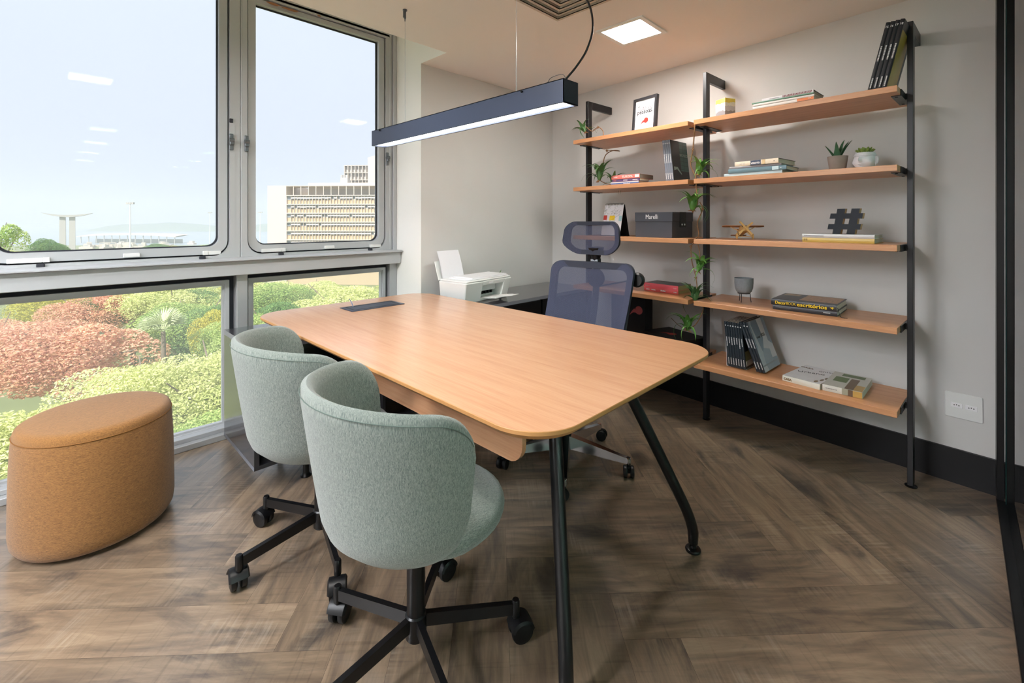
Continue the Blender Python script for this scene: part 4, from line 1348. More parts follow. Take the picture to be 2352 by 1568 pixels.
def volume(label, s, b, z, num, L, D, T, lean, col, group, seed, yaw=0.0, cov=None, name_w=.07):
    tx = [(None, L * .02 - L / 2 + L * .32, T / 2, T * .34, M_text_w, name_w), (None, L / 2 - L * .20, T / 2, T * .30, M_text_w, L * .14)]
    t = book(label, s, b, z, L, D, T, col, yaw, True, lean, hard=False, group=group, text=tx, obj_mat=cov)
    q = MB()
    M = Matrix(((0, 0, 1, 0), (0, 1, 0, 0), (-1, 0, 0, L / 2), (0, 0, 0, 1)))
    if num:
        q.text(num, T * .8, M @ basis((-L / 2 + .022, -.0026, T / 2), (0, 0, 1), (-1, 0, 0)), .0002)
    else:
        q.box(-L / 2 + .020, -L / 2 + .026, -.0028, -.0020, T * .3, T * .7, M=M)
    q.build('number', M_text_w, t, smooth=0)
    return t
gv = 'black volumes leaning at the end of the top shelf'
T = .0168
for i in range(4):
    lean = math.radians(13)
    lab = ('black volume numbered 15, first of the set leaning on the end post', 'black volume numbered 16 leaning in the top shelf set', 'black volume numbered 17 leaning in the top shelf set', 'black volume numbered 18 with a gold cover leaning against the end post')[i]
    vo = volume(lab, .122 - i * (T + .0006) / math.cos(lean), .060, z + .004, str(15 + i), .326, .24, T, lean, (26, 28, 34), gv, i)
    if i == 3:
        MB().box(T + .0001, T + .0004, .012, .200, .005, .28).build('cover_picture', M_gold, vo, smooth=0)
        # picture sits on the outer face of the last cover
        pc = [c for c in vo.children if c.name.startswith('cover_picture')][0]
        pc.location = (0, 0, 0)

# --- right bay, second shelf
z = SZ[2]
g2 = 'books piled on the second shelf'
book('pale blue book sticking out at the bottom of the second shelf pile', .665, .085, z, .32, .22, .024, (186, 212, 222), .0, group=g2)
book('steel blue book in the second shelf pile', .640, .080, z + .0245, .315, .215, .024, (104, 136, 150), .005, group=g2, spine_art=((.085, .118, .002, .022, cover((196, 222, 230))),), text=((None, .126, .012, .004, M_text_w, .006),))
book('thin mottled grey book under the beige one on the second shelf', .652, .088, z + .049, .285, .20, .014, (150, 146, 150), .0, group=g2)
bb = book('beige book with a dark blue spine patch on top of the second shelf pile', .642, .082, z + .0635, .245, .225, .027, (232, 218, 196), math.radians(-5), group=g2, top_col=(96, 92, 84),
     spine_art=((-.030, .028, .0005, .0265, cover((72, 82, 104))), (.035, .052, .0005, .0265, cover((214, 190, 146)))), text=((None, .098, .013, .004, M_text_b, .004),))
q = MB().text('GLORIA', .014, basis((-.002, -.0030, .011), (-1, 0, 0), (0, 0, -1)), .0005)
q.text('EDIFICIO', .010, basis((-.082, -.0030, .012), (-1, 0, 0), (0, 0, -1)), .0)
q.build('lettering', M_text_w, bb, smooth=0)

t = item('potted_aloe', 'small pointed aloe in a tapered grey concrete pot', 'plant', .277, .215, z)
MB().lathe([(.034, 0), (.036, .002), (.046, .080), (.047, .086), (.042, .086), (.040, .072), (.001, .070)], 32).build('pot', M_concrete, t, smooth=40)
mb = MB()
rg = random.Random(3)
for k, (a, l, tl, cv) in enumerate(((180, .105, .50, .05), (60, .125, .12, .25), (0, .11, .30, .15), (15, .125, .42, .10), (270, .105, .10, .15))):
    Mk = Matrix.Translation((0, 0, .068)) @ Matrix.Rotation(math.radians(a), 4, 'Z') @ Matrix.Translation((.010, 0, 0)) @ Matrix.Rotation(tl, 4, 'Y')
    leaf_strip(mb, Mk, l * .92, .0150, cv, fold=.6, base=.75)
mb.build('leaves', M_aloe, t, smooth=60)

t = item('face_planter', 'white plaster face shaped pot holding a green succulent', 'plant', .158, .215, z, math.radians(-16))
def gauss(x, s): return math.exp(-(x / s) ** 2)
rows = []
NV, NU = 44, 64
for i in range(NV + 1):
    zz = -.92 + 1.62 * i / NV
    row = []
    rad = math.sqrt(max(.02, 1 - (zz * .92) ** 2))
    if zz < -.35: rad *= 1 - .15 * (-.35 - zz)
    for k in range(NU):
        a = 2 * math.pi * k / NU
        fx = math.sin(a); fy = -math.cos(a)
        r = rad * .049
        fr_ = max(0, -fy) ** 2
        ang = math.atan2(fx, -fy)
        d = 0
        d += .0085 * gauss(ang, .13) * gauss(zz + .02, .20) * fr_ + .0035 * gauss(ang, .10) * gauss(zz - .22, .22) * fr_
        for s in (-1, 1):
            d += -.0035 * gauss(ang - s * .40, .22) * gauss(zz - .16, .10) * fr_
            d += .0035 * gauss(ang - s * .40, .20) * gauss(zz - .10, .055) * fr_
            d += .0022 * gauss(ang - s * .38, .30) * gauss(zz - .33, .05) * fr_
            d += .0045 * gauss(ang - s * .95, .3) * gauss(zz + .22, .3)
        d += .0040 * gauss(ang, .20) * gauss(zz + .36, .035) + .0046 * gauss(ang, .16) * gauss(zz + .47, .045)
        d += -.0022 * gauss(ang, .26) * gauss(zz + .415, .02)
        d += .0035 * gauss(ang, .3) * gauss(zz + .72, .14)
        if zz > .40: d += .003
        r += 1.7 * d
        row.append((fx * r * .95, fy * r, .052 + zz * .0555))
    rows.append(row)
hd = MB().grid(rows, closed_u=True, flip=False)
top_ = rows[-1]
rin = [[(p[0] * f, p[1] * f, p[2] + dz) for p in top_] for f, dz in ((1, 0), (.9, .001), (.84, -.004), (.80, -.02), (.02, -.022))]
hd.grid(rin, closed_u=True)
hd.add([(p[0], p[1], p[2]) for p in rows[0]], [list(range(NU))[::-1]])
hd.lathe([(.026, 0), (.030, .003), (.027, .008)], 24)
pl = hd.build('head_pot', M_plaster, t, smooth=60)
cu = MB()
for i in range(4):
    for k in range(34):
        a = 2 * math.pi * (k + .5 * (i % 2)) / 34
        zz = .44 + .085 * i
        rr_ = math.sqrt(1 - (zz * .92) ** 2) * .049 + .0035
        cu.lathe([(.0002, -.0026), (.0022, -.0013), (.0026, 0), (.0022, .0013), (.0002, .0026)], 6, Matrix.Translation((math.sin(a) * rr_ * .95, -math.cos(a) * rr_, .052 + zz * .0555)))
cu.build('curls', M_plaster, pl)
ea = MB()
for s in (-1, 1):
    ea.tube([(s * .047, .004, .072), (s * .053, .006, .066), (s * .053, .007, .052), (s * .050, .006, .036), (s * .047, .004, .028), (s * .045, .003, .040), (s * .046, .003, .056)], [.003, .005, .0052, .005, .0045, .004, .003], 8, closed=True)
ea.build('ear', M_plaster, pl)
mb = MB()
for ring_n, tl, l in ((5, .25, .036), (8, .62, .044), (9, 1.0, .046)):
    for k in range(ring_n):
        Mk = Matrix.Translation((0, 0, .084)) @ Matrix.Rotation(2 * math.pi * k / ring_n + ring_n, 4, 'Z') @ Matrix.Translation((.005, 0, 0)) @ Matrix.Rotation(tl, 4, 'Y')
        prof = [(.003, 0), (.0075, .3), (.0100, .55), (.0085, .78), (.004, .93), (.0004, 1.0)]
        mb.lathe([(r, q * l) for r, q in prof], 8, Mk, sx=.5)
mb.build('succulent', M_succ, t, smooth=60)

# --- right bay, third shelf
z = SZ[3]
t = item('toy_plane', 'laser cut plywood model aeroplane with a four blade propeller', 'model plane', .742, .165, z - .003, math.radians(36), tilt=(math.radians(-10), 0))
# nose points to -y; wing along x
w = MB().prism(rrect(-.118, .118, -.020, .030, (.02, .02, .028, .028), 5), .082, .086)
w.build('wing', M_ply_d, t, smooth=0)
fu = MB()
My = Matrix(((0, 0, 1, 0), (1, 0, 0, 0), (0, 1, 0, 0), (0, 0, 0, 1)))
side = [(-.052, .052), (-.045, .046), (.02, .044), (.115, .034), (.118, .046), (.03, .066), (.022, .082), (-.022, .082), (-.030, .072), (-.052, .068)]
for xx in (-.017, .013):
    fu.prism(side, xx, xx + .004, My)
fu.box(-.017, .017, -.054, -.050, .046, .074).box(-.013, .013, -.045, .02, .0445, .048).box(-.013, .013, -.030, .025, .066, .070)
fu.build('fuselage', M_ply, t, smooth=0)
tl_ = MB().prism(rrect(-.045, .045, .092, .122, .010, 4), .042, .0455)
tl_.prism([(.088, .045), (.122, .045), (.124, .085), (.110, .086)], -.002, .002, My)
tl_.build('tail', M_ply_d, t, smooth=0)
sr = MB()
for s in (-1, 1):
    sr.tube([(s * .017, .0, .05), (s * .072, .004, .083)], .0026, 6)
    sr.tube([(s * .013, -.028, .046), (s * .040, -.030, .017)], [.004, .003], 6)
sr.tube([(-.046, -.030, .017), (.046, -.030, .017)], .002, 6)
sr.build('strut', M_ply, t)
for s in (-1, 1):
    Mw = Matrix.Translation((s * .044, -.030, .017)) @ Matrix.Rotation(math.radians(90), 4, 'Y')
    wh = MB().ring([(.017 * math.cos(k * math.pi / 10), .017 * math.sin(k * math.pi / 10)) for k in range(20)], [(.010 * math.cos(k * math.pi / 10), .010 * math.sin(k * math.pi / 10)) for k in range(20)], -.002, .002, Mw)
    for q in range(3):
        wh.box(-.011, .011, -.0018, .0018, -.0018, .0018, M=Mw @ Matrix.Rotation(q * math.pi / 3, 4, 'Z'))
    wh.cyl((s * .044 - .005, -.030, .017), (s * .044 + .005, -.030, .017), .004, 10)
    wh.build('wheel', M_ply, t, smooth=0)
pr_ = MB()
Mp = Matrix.Translation((0, -.060, .064)) @ Matrix.Rotation(math.radians(90), 4, 'X')
for q in range(4):
    pr_.prism(rrect(.003, .052, -.0055, .0055, .005, 4), -.0016, .0016, Mp @ Matrix.Rotation(math.radians(40 + 90 * q), 4, 'Z'))
pr_.cyl((0, -.066, .064), (0, -.050, .064), .004, 10)
pr_.build('propeller', M_ply, t, smooth=0)

g3 = 'books under the hash sign'
book('gold spined book lying at the bottom under the black hash sign', .252, .085, z, .31, .22, .023, (206, 178, 92), .0, group=g3, text=((None, -.148, .012, .010, cover((150, 120, 50)), .012),))
book('silver white book lying directly under the black hash sign', .253, .085, z + .0235, .312, .22, .020, (206, 208, 210), .0, group=g3, text=((None, -.145, .010, .004, M_text_g, .09),))
t = item('hash_sign', 'black faced gold edged hash sign standing on two books', 'ornament', .232, .150, z + .0437, math.radians(-9))
hb_ = MB()
Mh = Matrix(((1, 0, 0, 0), (0, 0, -1, 0), (0, 1, 0, 0), (0, 0, 0, 1)))
def hash_shapes(mb, z0, z1):
    sl = .18
    for xc in (-.034, .030):
        mb.prism([(xc - .018, 0), (xc + .018, 0), (xc + .018 + .132 * sl, .132), (xc - .018 + .132 * sl, .132)], z0, z1, Mh)
    for y0 in (.024, .080):
        mb.prism([(-.079 + y0 * sl, y0), (.066 + y0 * sl, y0), (.066 + (y0 + .028) * sl, y0 + .028), (-.079 + (y0 + .028) * sl, y0 + .028)], z0 + .0001, z1 - .0001, Mh)
hash_shapes(hb_, -.012, .010)
hb_.build('block', plain('gold_edge', rgb(192, 146, 84), 0.35, vary=0.08), t, smooth=0)
hf = MB(); hash_shapes(hf, .0102, .0125)
hf.build('face', plain('gloss_black', rgb(30, 31, 34), 0.12, vary=0.03), t, smooth=0)

# --- right bay, fourth shelf
z = SZ[4]
t = item('plant_pot', 'empty patterned grey pot on a thin black wire tripod', 'pot', .750, .19, z)
pr2 = [(.012, .052), (.030, .054), (.043, .066), (.050, .088), (.053, .118), (.053, .142), (.0535, .147), (.049, .147), (.047, .120), (.040, .085), (.002, .075)]
MB().lathe(pr2, 40).build('pot', M_stone, t, smooth=50)
wr = MB()
wr.tube([(.034 * math.cos(2 * math.pi * k / 24), .034 * math.sin(2 * math.pi * k / 24), .054) for k in range(24)], .0019, 6, closed=True)
for k in range(3):
    a = math.radians(30 + 120 * k)
    wr.tube([(.034 * math.cos(a), .034 * math.sin(a), .055), (.040 * math.cos(a), .040 * math.sin(a), .001)], .0019, 6)
wr.build('stand', M_bmetal, t)

g4 = 'decoration books on the fourth shelf'
book('black book with white print, lower of the two on the fourth shelf', .402, .088, z, .30, .27, .026, (40, 40, 46), math.radians(3), group=g4, text=((None, -.135, .014, .0035, M_text_g, .075), (None, .09, .014, .005, M_text_w, .028)))
br_ = plain('cover_collage', rgb(188, 150, 116), 0.4, vary=0.6, vscale=60)
bk2 = book('black book with big yellow lettering lying upper on the fourth shelf', .405, .080, z + .0265, .305, .285, .032, (34, 34, 38), math.radians(3), group=g4,
     art=((-.03, .145, .06, .275, br_), (-.14, -.06, .20, .27, cover((146, 122, 84)))),
     )
q = MB()
Ms_ = basis((0, -.0028, .0155), (1, 0, 0), (0, 0, 1))
q.text_fit('Decor', -.1317, -.0775, .0175, Ms_, .022)
q.text_fit('BOOK', -.0757, -.0314, .0160, Ms_, -.005)
q.text_fit('escritórios', -.0260, .1110, .0190, Ms_, .022)
q.build('lettering', M_text_y, bk2, smooth=0)
q = MB().text('4', .024, basis((.134, -.0030, .016), (0, 0, 1), (-1, 0, 0)), .0003)
q.build('number', M_text_y, bk2, smooth=0)
rb = MB().tube(spline([(.153, .020, .016), (.158, .012, .006), (.163, .004, -.010), (.172, -.006, -.0235), (.190, -.010, -.0255), (.198, -.004, -.0258)], 5), .0016, 6)
rb.build('ribbon', M_text_b, bk2)

# --- right bay, bottom shelf
z = SZ[5]
g5 = 'dark volumes in the magazine holder'
hld = item('magazine_holder', 'open translucent white magazine holder on the lowest shelf', 'magazine holder', .758, .105, z, 0)
hm = plain('frosted_plastic', rgb(214, 216, 220), 0.4, vary=0.02)
hk = MB().box(-.060, -.058, 0, .255, 0, .16).box(.054, .056, 0, .255, 0, .05).box(-.060, .056, 0, .255, 0, .002).box(-.060, .056, .253, .255, 0, .15)
hk.build('holder', hm, hld, smooth=0)
ord_ = ('first', 'second', 'third', 'fourth', 'fifth', 'sixth', 'last')
for i in range(7):
    lean = math.radians(-5.5)
    T = .0138
    volume('thin dark volume, %s from the wall post in the magazine holder' % ord_[i] if i < 6 else 'dark volume with an olive picture cover, outermost in the magazine holder', .802 - i * .0146, .092, z + .0045, None, .268, .225, T, lean, (34, 44, 52), g5, i, name_w=(.055, .035, .045, .04, .035, .06, .045)[i])
lv_last = [o for o in COL.objects if o.get('label', '').startswith('dark volume with an olive')][0]
ol = MB().box(.0139, .0143, .01, .2, .02, .10).build('cover_picture', cover((150, 148, 100)), lv_last, smooth=0)
g6 = 'dark volumes leaning on the magazine holder'
fac, nt, out = new_mat('faceted_cover')
p = node(nt, 'ShaderNodeBsdfPrincipled', i_Roughness=0.25)
tc = node(nt, 'ShaderNodeTexCoord'); vo_ = node(nt, 'ShaderNodeTexVoronoi', i_Scale=11.0)
mp = node(nt, 'ShaderNodeMapping'); mp.inputs['Scale'].default_value = (1, 1, .6)
nt.links.new(tc.outputs['Object'], mp.inputs[0]); nt.links.new(mp.outputs[0], vo_.inputs['Vector'])
sc_ = node(nt, 'ShaderNodeSeparateColor'); nt.links.new(vo_.outputs['Color'], sc_.inputs[0])
rp = node(nt, 'ShaderNodeValToRGB')
rp.color_ramp.elements[0].color = rgb(104, 132, 156); rp.color_ramp.elements[1].color = rgb(232, 238, 242)
e = rp.color_ramp.elements.new(.5); e.color = rgb(168, 188, 204)
nt.links.new(sc_.outputs[0], rp.inputs[0]); nt.links.new(rp.outputs[0], p.inputs['Base Color']); nt.links.new(p.outputs[0], out.inputs[0])
LE = math.radians(-20)
for i in range(3):
    T = .0150
    v3 = volume(('dark volume leaning closest against the magazine holder', 'middle dark volume of the three leaning on the lowest shelf', 'leaning volume with a faceted blue grey picture cover on the lowest shelf')[i], .6430 - i * (T + .0005) / math.cos(LE), .096, z + .0058, None, .292, .245, T, LE, (30, 40, 48), g6, i, name_w=.05)
    if i == 2:
        MB().box(T + .0001, T + .0005, .003, .243, .001, .291).build('cover_picture', fac, v3, smooth=0)
        q = MB().text('HOLL', .026, basis((T + .0008, .150, .195), (0, 1, 0), (0, 0, 1)), .0006)
        q.text('STEVEN', .014, basis((T + .0008, .075, .190), (0, 1, 0), (0, 0, 1)), .0)
        q.build('lettering', M_text_b, v3, smooth=0)
        MB().box(T + .0004, T + .0008, .003, .243, .030, .038).build('band', cover((120, 138, 150)), v3, smooth=0)

g7 = 'interior books lying flat on the lowest shelf'
cas = book('white flat book with brown pebble shapes on its cover, lowest shelf', .409, .062, z, .182, .30, .030, (226, 228, 218), math.radians(-6), group=g7, top_col=(236, 234, 236), hard=False, text=(('CASA', -.064, .013, .016, cover((120, 98, 62)), .0008),))
q = MB()
q.text('CASA', .026, basis((-.062, .245, .0304), (1, 0, 0), (0, 1, 0)), .001)
q.build('lettering', cover((110, 84, 56)), cas, smooth=0)
q = MB().text('Urbano', .042, basis((-.012, .165, .0304), (.9, .35, 0), (-.35, .9, 0)), -.0003)
q.text('único', .036, basis((.040, .245, .0304), (.9, .35, 0), (-.35, .9, 0)), -.0003)
q.build('script', M_text_b, cas, smooth=0)
q = MB()
for k, (x, y, a, b_) in enumerate(((.060, .035, .016, .032), (.072, .080, .014, .036), (.078, .125, .012, .034), (.082, .165, .009, .026), (.084, .205, .006, .02))):
    q.prism([(x + a * math.cos(2 * math.pi * i / 18) * .5 + .0, y + b_ * math.sin(2 * math.pi * i / 18) * .62) for i in range(18)], .0299, .0304)
q.build('cover_picture', cover((128, 108, 80)), cas, smooth=0)
uv_ = book('flat book with green lawn and brown photograph cover beside the white one', .226, .068, z, .168, .29, .032, (220, 220, 212), math.radians(2), group=g7, top_col=(206, 204, 194), hard=False,
     art=((-.06, .0, .105, .20, cover((98, 120, 62))), (-.04, .06, .225, .275, cover((88, 108, 58))), (.008, .045, .003, .20, cover((116, 92, 66))), (.045, .082, .003, .10, cover((196, 160, 92)))),
     spine_art=((.0, .025, .001, .031, cover((160, 158, 138))), (.025, .045, .001, .031, cover((104, 84, 64))), (.045, .083, .001, .031, cover((196, 158, 84)))), text=((None, -.07, .016, .004, M_text_g, .05),))

# --- other bay
z = SZ[1]
DROP = [(-1.0, -.62), (-.72, -.34), (-.45, -.20), (-.18, -.18), (.10, -.28)]
def drop_logo(mb, M, size, depth=.0004):
    pts = []
    for k in range(20):
        a = math.radians(-110 + 290 * k / 19)
        pts.append((.35 + .52 * math.cos(a), .05 + .52 * math.sin(a)))
    pts += [(-.30, .20), (-.60, -.10), (-.88, -.50), (-1.0, -.72), (-.70, -.46), (-.40, -.30), (-.10, -.30)]
    mb.prism([(p[0] * size, p[1] * size) for p in pts], 0, depth, M)
t = item('picture_frame', 'small black picture frame reading Tudo são pessoas on the top shelf', 'picture frame', 1.418, .150, z, math.radians(-9), tilt=(math.radians(-5), 0))
fm = MB()
Mf = Matrix(((1, 0, 0, 0), (0, 0, -1, 0), (0, 1, 0, 0), (0, 0, 0, 1)))
fm.ring(rrect(-.106, .106, 0, .262, .001, 1), rrect(-.088, .088, .017, .245, .001, 1), -.012, .012, Mf)
fm.build('frame', plain('frame_black', rgb(44, 44, 48), 0.5, vary=0.2, vscale=50), t, smooth=0)
MB().prism(rrect(-.089, .089, .016, .246, .001, 1), -.010, .002, Mf).build('print', M_paper, t, smooth=0)
q = MB().text_fit('Tudo são', -.068, .068, .034, Mf @ Matrix.Translation((0, .186, .0024)), .0)
q.build('lettering', M_text_g, t, smooth=0)
q = MB().text_fit('pessoas.', -.070, .070, .032, Mf @ Matrix.Translation((0, .150, .0024)), .018)
q.build('lettering', M_text_b, t, smooth=0)
q = MB(); drop_logo(q, Mf @ Matrix.Translation((0, .090, .0022)), .038)
q.build('logo', M_red, t, smooth=0)

z = SZ[2]
g8 = 'travel guides on the second shelf'
book('blue spined guide book at the bottom beside the trailing plant', 1.548, .100, z, .232, .135, .026, (92, 120, 178), math.radians(3), hard=False, group=g8, spine_art=((-.115, .115, .019, .0255, cover((232, 232, 236))),), text=(('Istambul', .02, .010, .016, M_text_w, .0003),))
book('purple spined guide book in the middle beside the trailing plant', 1.538, .098, z + .0265, .230, .13, .018, (104, 84, 132), math.radians(3), hard=False, group=g8, text=(('CHILE', .0, .009, .013, M_text_w, .0003), (None, -.10, .009, .006, cover((214, 120, 80)), .02), (None, .06, .009, .005, M_text_w, .04)))
book('salmon spined guide book on top beside the trailing plant', 1.538, .094, z + .045, .232, .20, .030, (222, 128, 120), math.radians(3), hard=False, group=g8, pages=cover((150, 146, 140), .8), text=(('EUROPA', .02, .015, .022, cover((244, 214, 206)), .0006), (None, -.095, .015, .006, M_text_w, .03)), spine_art=((.08, .113, .006, .026, cover((236, 236, 236))),))
g9 = 'grey magazines standing on the second shelf'
for i in range(4):
    lean = math.radians(-6)
    T = .0138
    v4 = volume(('grey spined magazine standing first from the guide books', 'grey spined magazine standing second from the guide books', 'grey spined magazine standing third from the guide books', 'standing magazine with a black and teal building cover')[i], 1.2150 - i * .0144, .095, z + .0025, None, .282, .225, T, lean, (112, 118, 130), g9, i, name_w=.06)
    if i == 3:
        MB().box(T + .0001, T + .0004, .001, .224, .001, .281).build('cover_picture', cover((30, 34, 34)), v4, smooth=0)
        q = MB().box(T + .0005, T + .0008, .115, .222, .075, .280)
        q.build('cover_picture', cover((62, 104, 100)), v4, smooth=0)
        q = MB()
        for k in range(7):
            q.box(T + .0009, T + .0011, .115, .222, .085 + k * .028, .088 + k * .028)
        q.box(T + .0009, T + .0011, .16, .163, .075, .28)
        q.build('cover_lines', cover((40, 70, 70)), v4, smooth=0)
        q = MB().text('MONEO', .030, basis((T + .0016, .165, .185), (0, 1, 0), (0, 0, 1)), .0002)
        q.build('lettering', cover((150, 170, 168)), v4, smooth=0)
        q = MB().prism([(.02, .10), (.07, .10), (.12, .055), (.115, .05), (.06, .085), (.02, .075)], T + .0005, T + .0008, Matrix(((0, 0, 1, 0), (1, 0, 0, 0), (0, 1, 0, 0), (0, 0, 0, 1))))
        q.build('cover_shape', cover((150, 172, 170)), v4, smooth=0)
t = item('bookend', 'dark grey bookend standing behind the grey magazines', 'bookend', 1.242, .150, z, 0)
MB().box(-.001, .001, 0, .12, 0, .16).box(-.001, -.08, 0, .12, 0, .0018).build('plate', M_bmetal, t, smooth=0)

z = SZ[3]
t = item('desk_calendar', 'wire bound desk calendar with a drawing of red and yellow chairs', 'calendar', 1.675, .100, z, math.radians(-6))
A = math.radians(12)
Mc = Matrix.Translation((0, 0, .004)) @ Matrix.Rotation(math.radians(90) - A, 4, 'X')
MB().box(-.092, .092, 0, .236, -.0015, .0, M=Mc).build('page', M_paper, t, smooth=0)
Mb_ = Matrix.Translation((0, .105, .0)) @ Matrix.Rotation(math.radians(90) + A, 4, 'X')
MB().box(-.094, .094, 0, .240, -.002, .0, M=Mb_).box(-.094, .094, -.004, .110, 0.0, .003).build('stand', M_black, t, smooth=0)
q = MB()
q.box(-.090, -.055, .118, .155, .0005, .0009, M=Mc).build('art_red', M_red, t, smooth=0)
MB().box(-.030, .022, .115, .152, .0005, .0009, M=Mc).build('art_yellow', M_text_y, t, smooth=0)
q = MB()
rg = random.Random(9)
for k in range(34):
    x, y = rg.uniform(-.085, .085), rg.uniform(.160, .225)
    l, a = rg.uniform(.004, .022), rg.uniform(0, 3.14)
    q.box(-l, l, -.0005, .0005, 0, .0004, M=Mc @ Matrix.Translation((x, y, .0006)) @ Matrix.Rotation(a, 4, 'Z'))
for x in (-.085, -.06, -.028, .020):
    q.box(x, x + .0012, .065, .116, .0005, .0009, M=Mc)
q.box(-.05, .05, -.0006, .0006, 0, .0004, M=Mc @ Matrix.Translation((.02, .135, .0006)) @ Matrix.Rotation(.5, 4, 'Z'))
q.build('drawing', M_text_g, t, smooth=0)
MB().box(.062, .090, .110, .150, .0005, .0008, M=Mc).build('art_blue', cover((178, 218, 222)), t, smooth=0)
sp_ = MB()
for k in range(15):
    x = -.082 + .164 * k / 14
    c0 = Mc @ Vector((x, .236, 0))
    sp_.tube([(c0.x, c0.y + .003 + .008 * math.cos(2 * math.pi * j / 10), c0.z + .002 + .008 * math.sin(2 * math.pi * j / 10)) for j in range(10)], .0013, 5, closed=True)
sp_.build('wire_binding', M_bmetal, t)

t = item('storage_box', 'dark grey lidded storage box lettered Marelli with a strap at its side', 'box', 1.290, .055, z, math.radians(-1))
bx_m = plain('chalky_black', rgb(66, 68, 76), 0.6, vary=0.10, vscale=14)
MB().box(-.140, .140, .003, .275, 0, .115, .0015).build('body', bx_m, t, smooth=0)
MB().box(-.143, .143, 0, .278, .108, .172, .002).build('lid', bx_m, t, smooth=0)
st_ = MB().box(.1431, .1445, .098, .178, .070, .173)
st_.mat(1)
for yy in (.122, .156):
    st_.cyl((.144, yy, .088), (.1475, yy, .088), .0065, 10)
st_.build('strap', [M_plastic, M_white_l], t, smooth=0)
MB().text_fit('Marelli', -.055, .038, .030, basis((0, -.0006, .141), (1, 0, 0), (0, 0, 1)), .0).build('lettering', M_text_w, t, smooth=0)

z = SZ[4]
g10 = 'red novels on the fourth shelf'
book('coral red novel with white spine print, lower of the pair', 1.288, .152, z, .265, .165, .024, (222, 92, 88), math.radians(-2), hard=False, group=g10, pages=M_pages_old, text=(('LUCIA', -.10, .012, .010, M_text_w, .0004), ('MIGUEL', -.055, .012, .010, M_text_w, .0004), ('PRADA', .02, .012, .012, M_text_w, .0008), (None, .10, .012, .005, M_text_w, .02)))
book('pinkish red novel with a dark cover, upper of the pair', 1.288, .150, z + .0245, .266, .168, .033, (246, 104, 118), math.radians(-2), hard=False, group=g10, pages=M_pages_old, top_col=(62, 60, 62), text=((None, -.12, .014, .006, cover((240, 190, 190)), .035), (None, .10, .014, .006, cover((240, 190, 190)), .02)))

z = SZ[5]
t = item('gift_box', 'flat black box with a red drop emblem lying on the lowest shelf', 'box', 1.235, .060, z, math.radians(-17))
MB().box(-.165, .165, .0, .235, 0, .095, .001).build('body', M_black, t, smooth=0)
MB().box(-.172, .172, -.006, .241, .092, .112, .001).build('lid', M_black, t, smooth=0)
q = MB(); drop_logo(q, Matrix.Translation((-.02, .10, .1122)), .055)
q.build('logo', M_red, t, smooth=0)
t = item('gift_box', 'upright black box with a red drop emblem behind the mesh chair', 'box', 1.610, .235, z, math.radians(0))
MB().box(-.150, .150, .0, .10, 0, .350, .001).build('body', M_black, t, smooth=0)
q = MB(); drop_logo(q, Matrix(((1, 0, 0, .075), (0, 0, -1, -.0002), (0, 1, 0, .215), (0, 0, 0, 1))), .060)
q.build('logo', plain('logo_dull_red', rgb(150, 62, 62), 0.6, vary=0.03), t, smooth=0)

# --- trailing bromeliads
def L3(s, b, z_): return Vector((-s, b, z_))
tp_ = thing('trailing_plant', 'chain of bromeliad offshoots on dry stems hanging down the middle post', 'plant', S_O, S_ROT)
ms_ = MB()
ms_.tube(spline([L3(.993, .06, 1.935), L3(.992, .05, 1.90), L3(1.004, .05, 1.76), L3(1.020, .05, 1.665), L3(1.004, .05, 1.615), L3(.985, .05, 1.575), L3(.982, .05, 1.50), L3(.975, .05, 1.41), L3(1.002, .05, 1.366)], 6), .0042, 7)
ms_.tube(spline([L3(.960, .05, 1.42), L3(.942, .05, 1.375), L3(.975, .05, 1.29), L3(.966, .05, 1.215), L3(.990, .06, 1.19), L3(.992, .05, 1.17), L3(1.015, .05, 1.138), L3(1.012, .05, 1.05), L3(.985, .05, .945), L3(.975, .05, .86)], 6), .0034, 7)
ms_.tube(spline([L3(.985, .06, 1.18), L3(.965, .06, 1.10), L3(.962, .05, 1.0)], 6), .003, 6)
ms_.tube(spline([L3(.975, .10, .80), L3(.958, .09, .74), L3(.985, .06, .655), L3(1.035, .05, .605)], 6), .0034, 7)
for (s_, z_) in ((1.004, 1.752), (.942, 1.375), (1.016, 1.137), (.984, .944)):
    for k in range(5):
        a = k * 1.3
        ms_.tube([L3(s_, .05, z_), L3(s_ + .012 * math.cos(a), .05 - .006, z_ + .012 * math.sin(a))], [.006, .001], 5)
ms_.tube(spline([L3(1.04, .05, .606), L3(1.09, .045, .62), L3(1.15, .04, .665)], 5), [.002] * 11, 5)
ms_.build('stem', M_vine, tp_)
rosette(tp_, L3(.964, .045, 1.590), (math.radians(10), 0), 1.12, [M_leaf, M_root], 11, 9)
rosette(tp_, L3(1.004, .040, 1.365), (math.radians(4), 0), 1.30, [M_leaf, M_root], 12, 10)
rosette(tp_, L3(.968, .045, .985), (math.radians(16), 0), 1.10, [M_leaf, M_root], 13, 9)
rosette(tp_, L3(.985, .045, .795), (math.radians(-6), 0), 1.12, [M_leaf_d, M_root], 14, 10)
rosette(tp_, L3(1.038, .045, .602), (math.radians(3), 0), 1.15, [M_leaf, M_root], 15, 10)
tq = thing('trailing_plant', 'dark bromeliad offshoots on a dry stem beside the end post and guide books', 'plant', S_O, S_ROT)
ms_ = MB()
ms_.tube(spline([L3(1.905, .10, 2.045), L3(1.86, .12, 2.005), L3(1.80, .12, 2.025), L3(1.755, .12, 1.99), L3(1.735, .10, 1.932)], 6), .0034, 7)
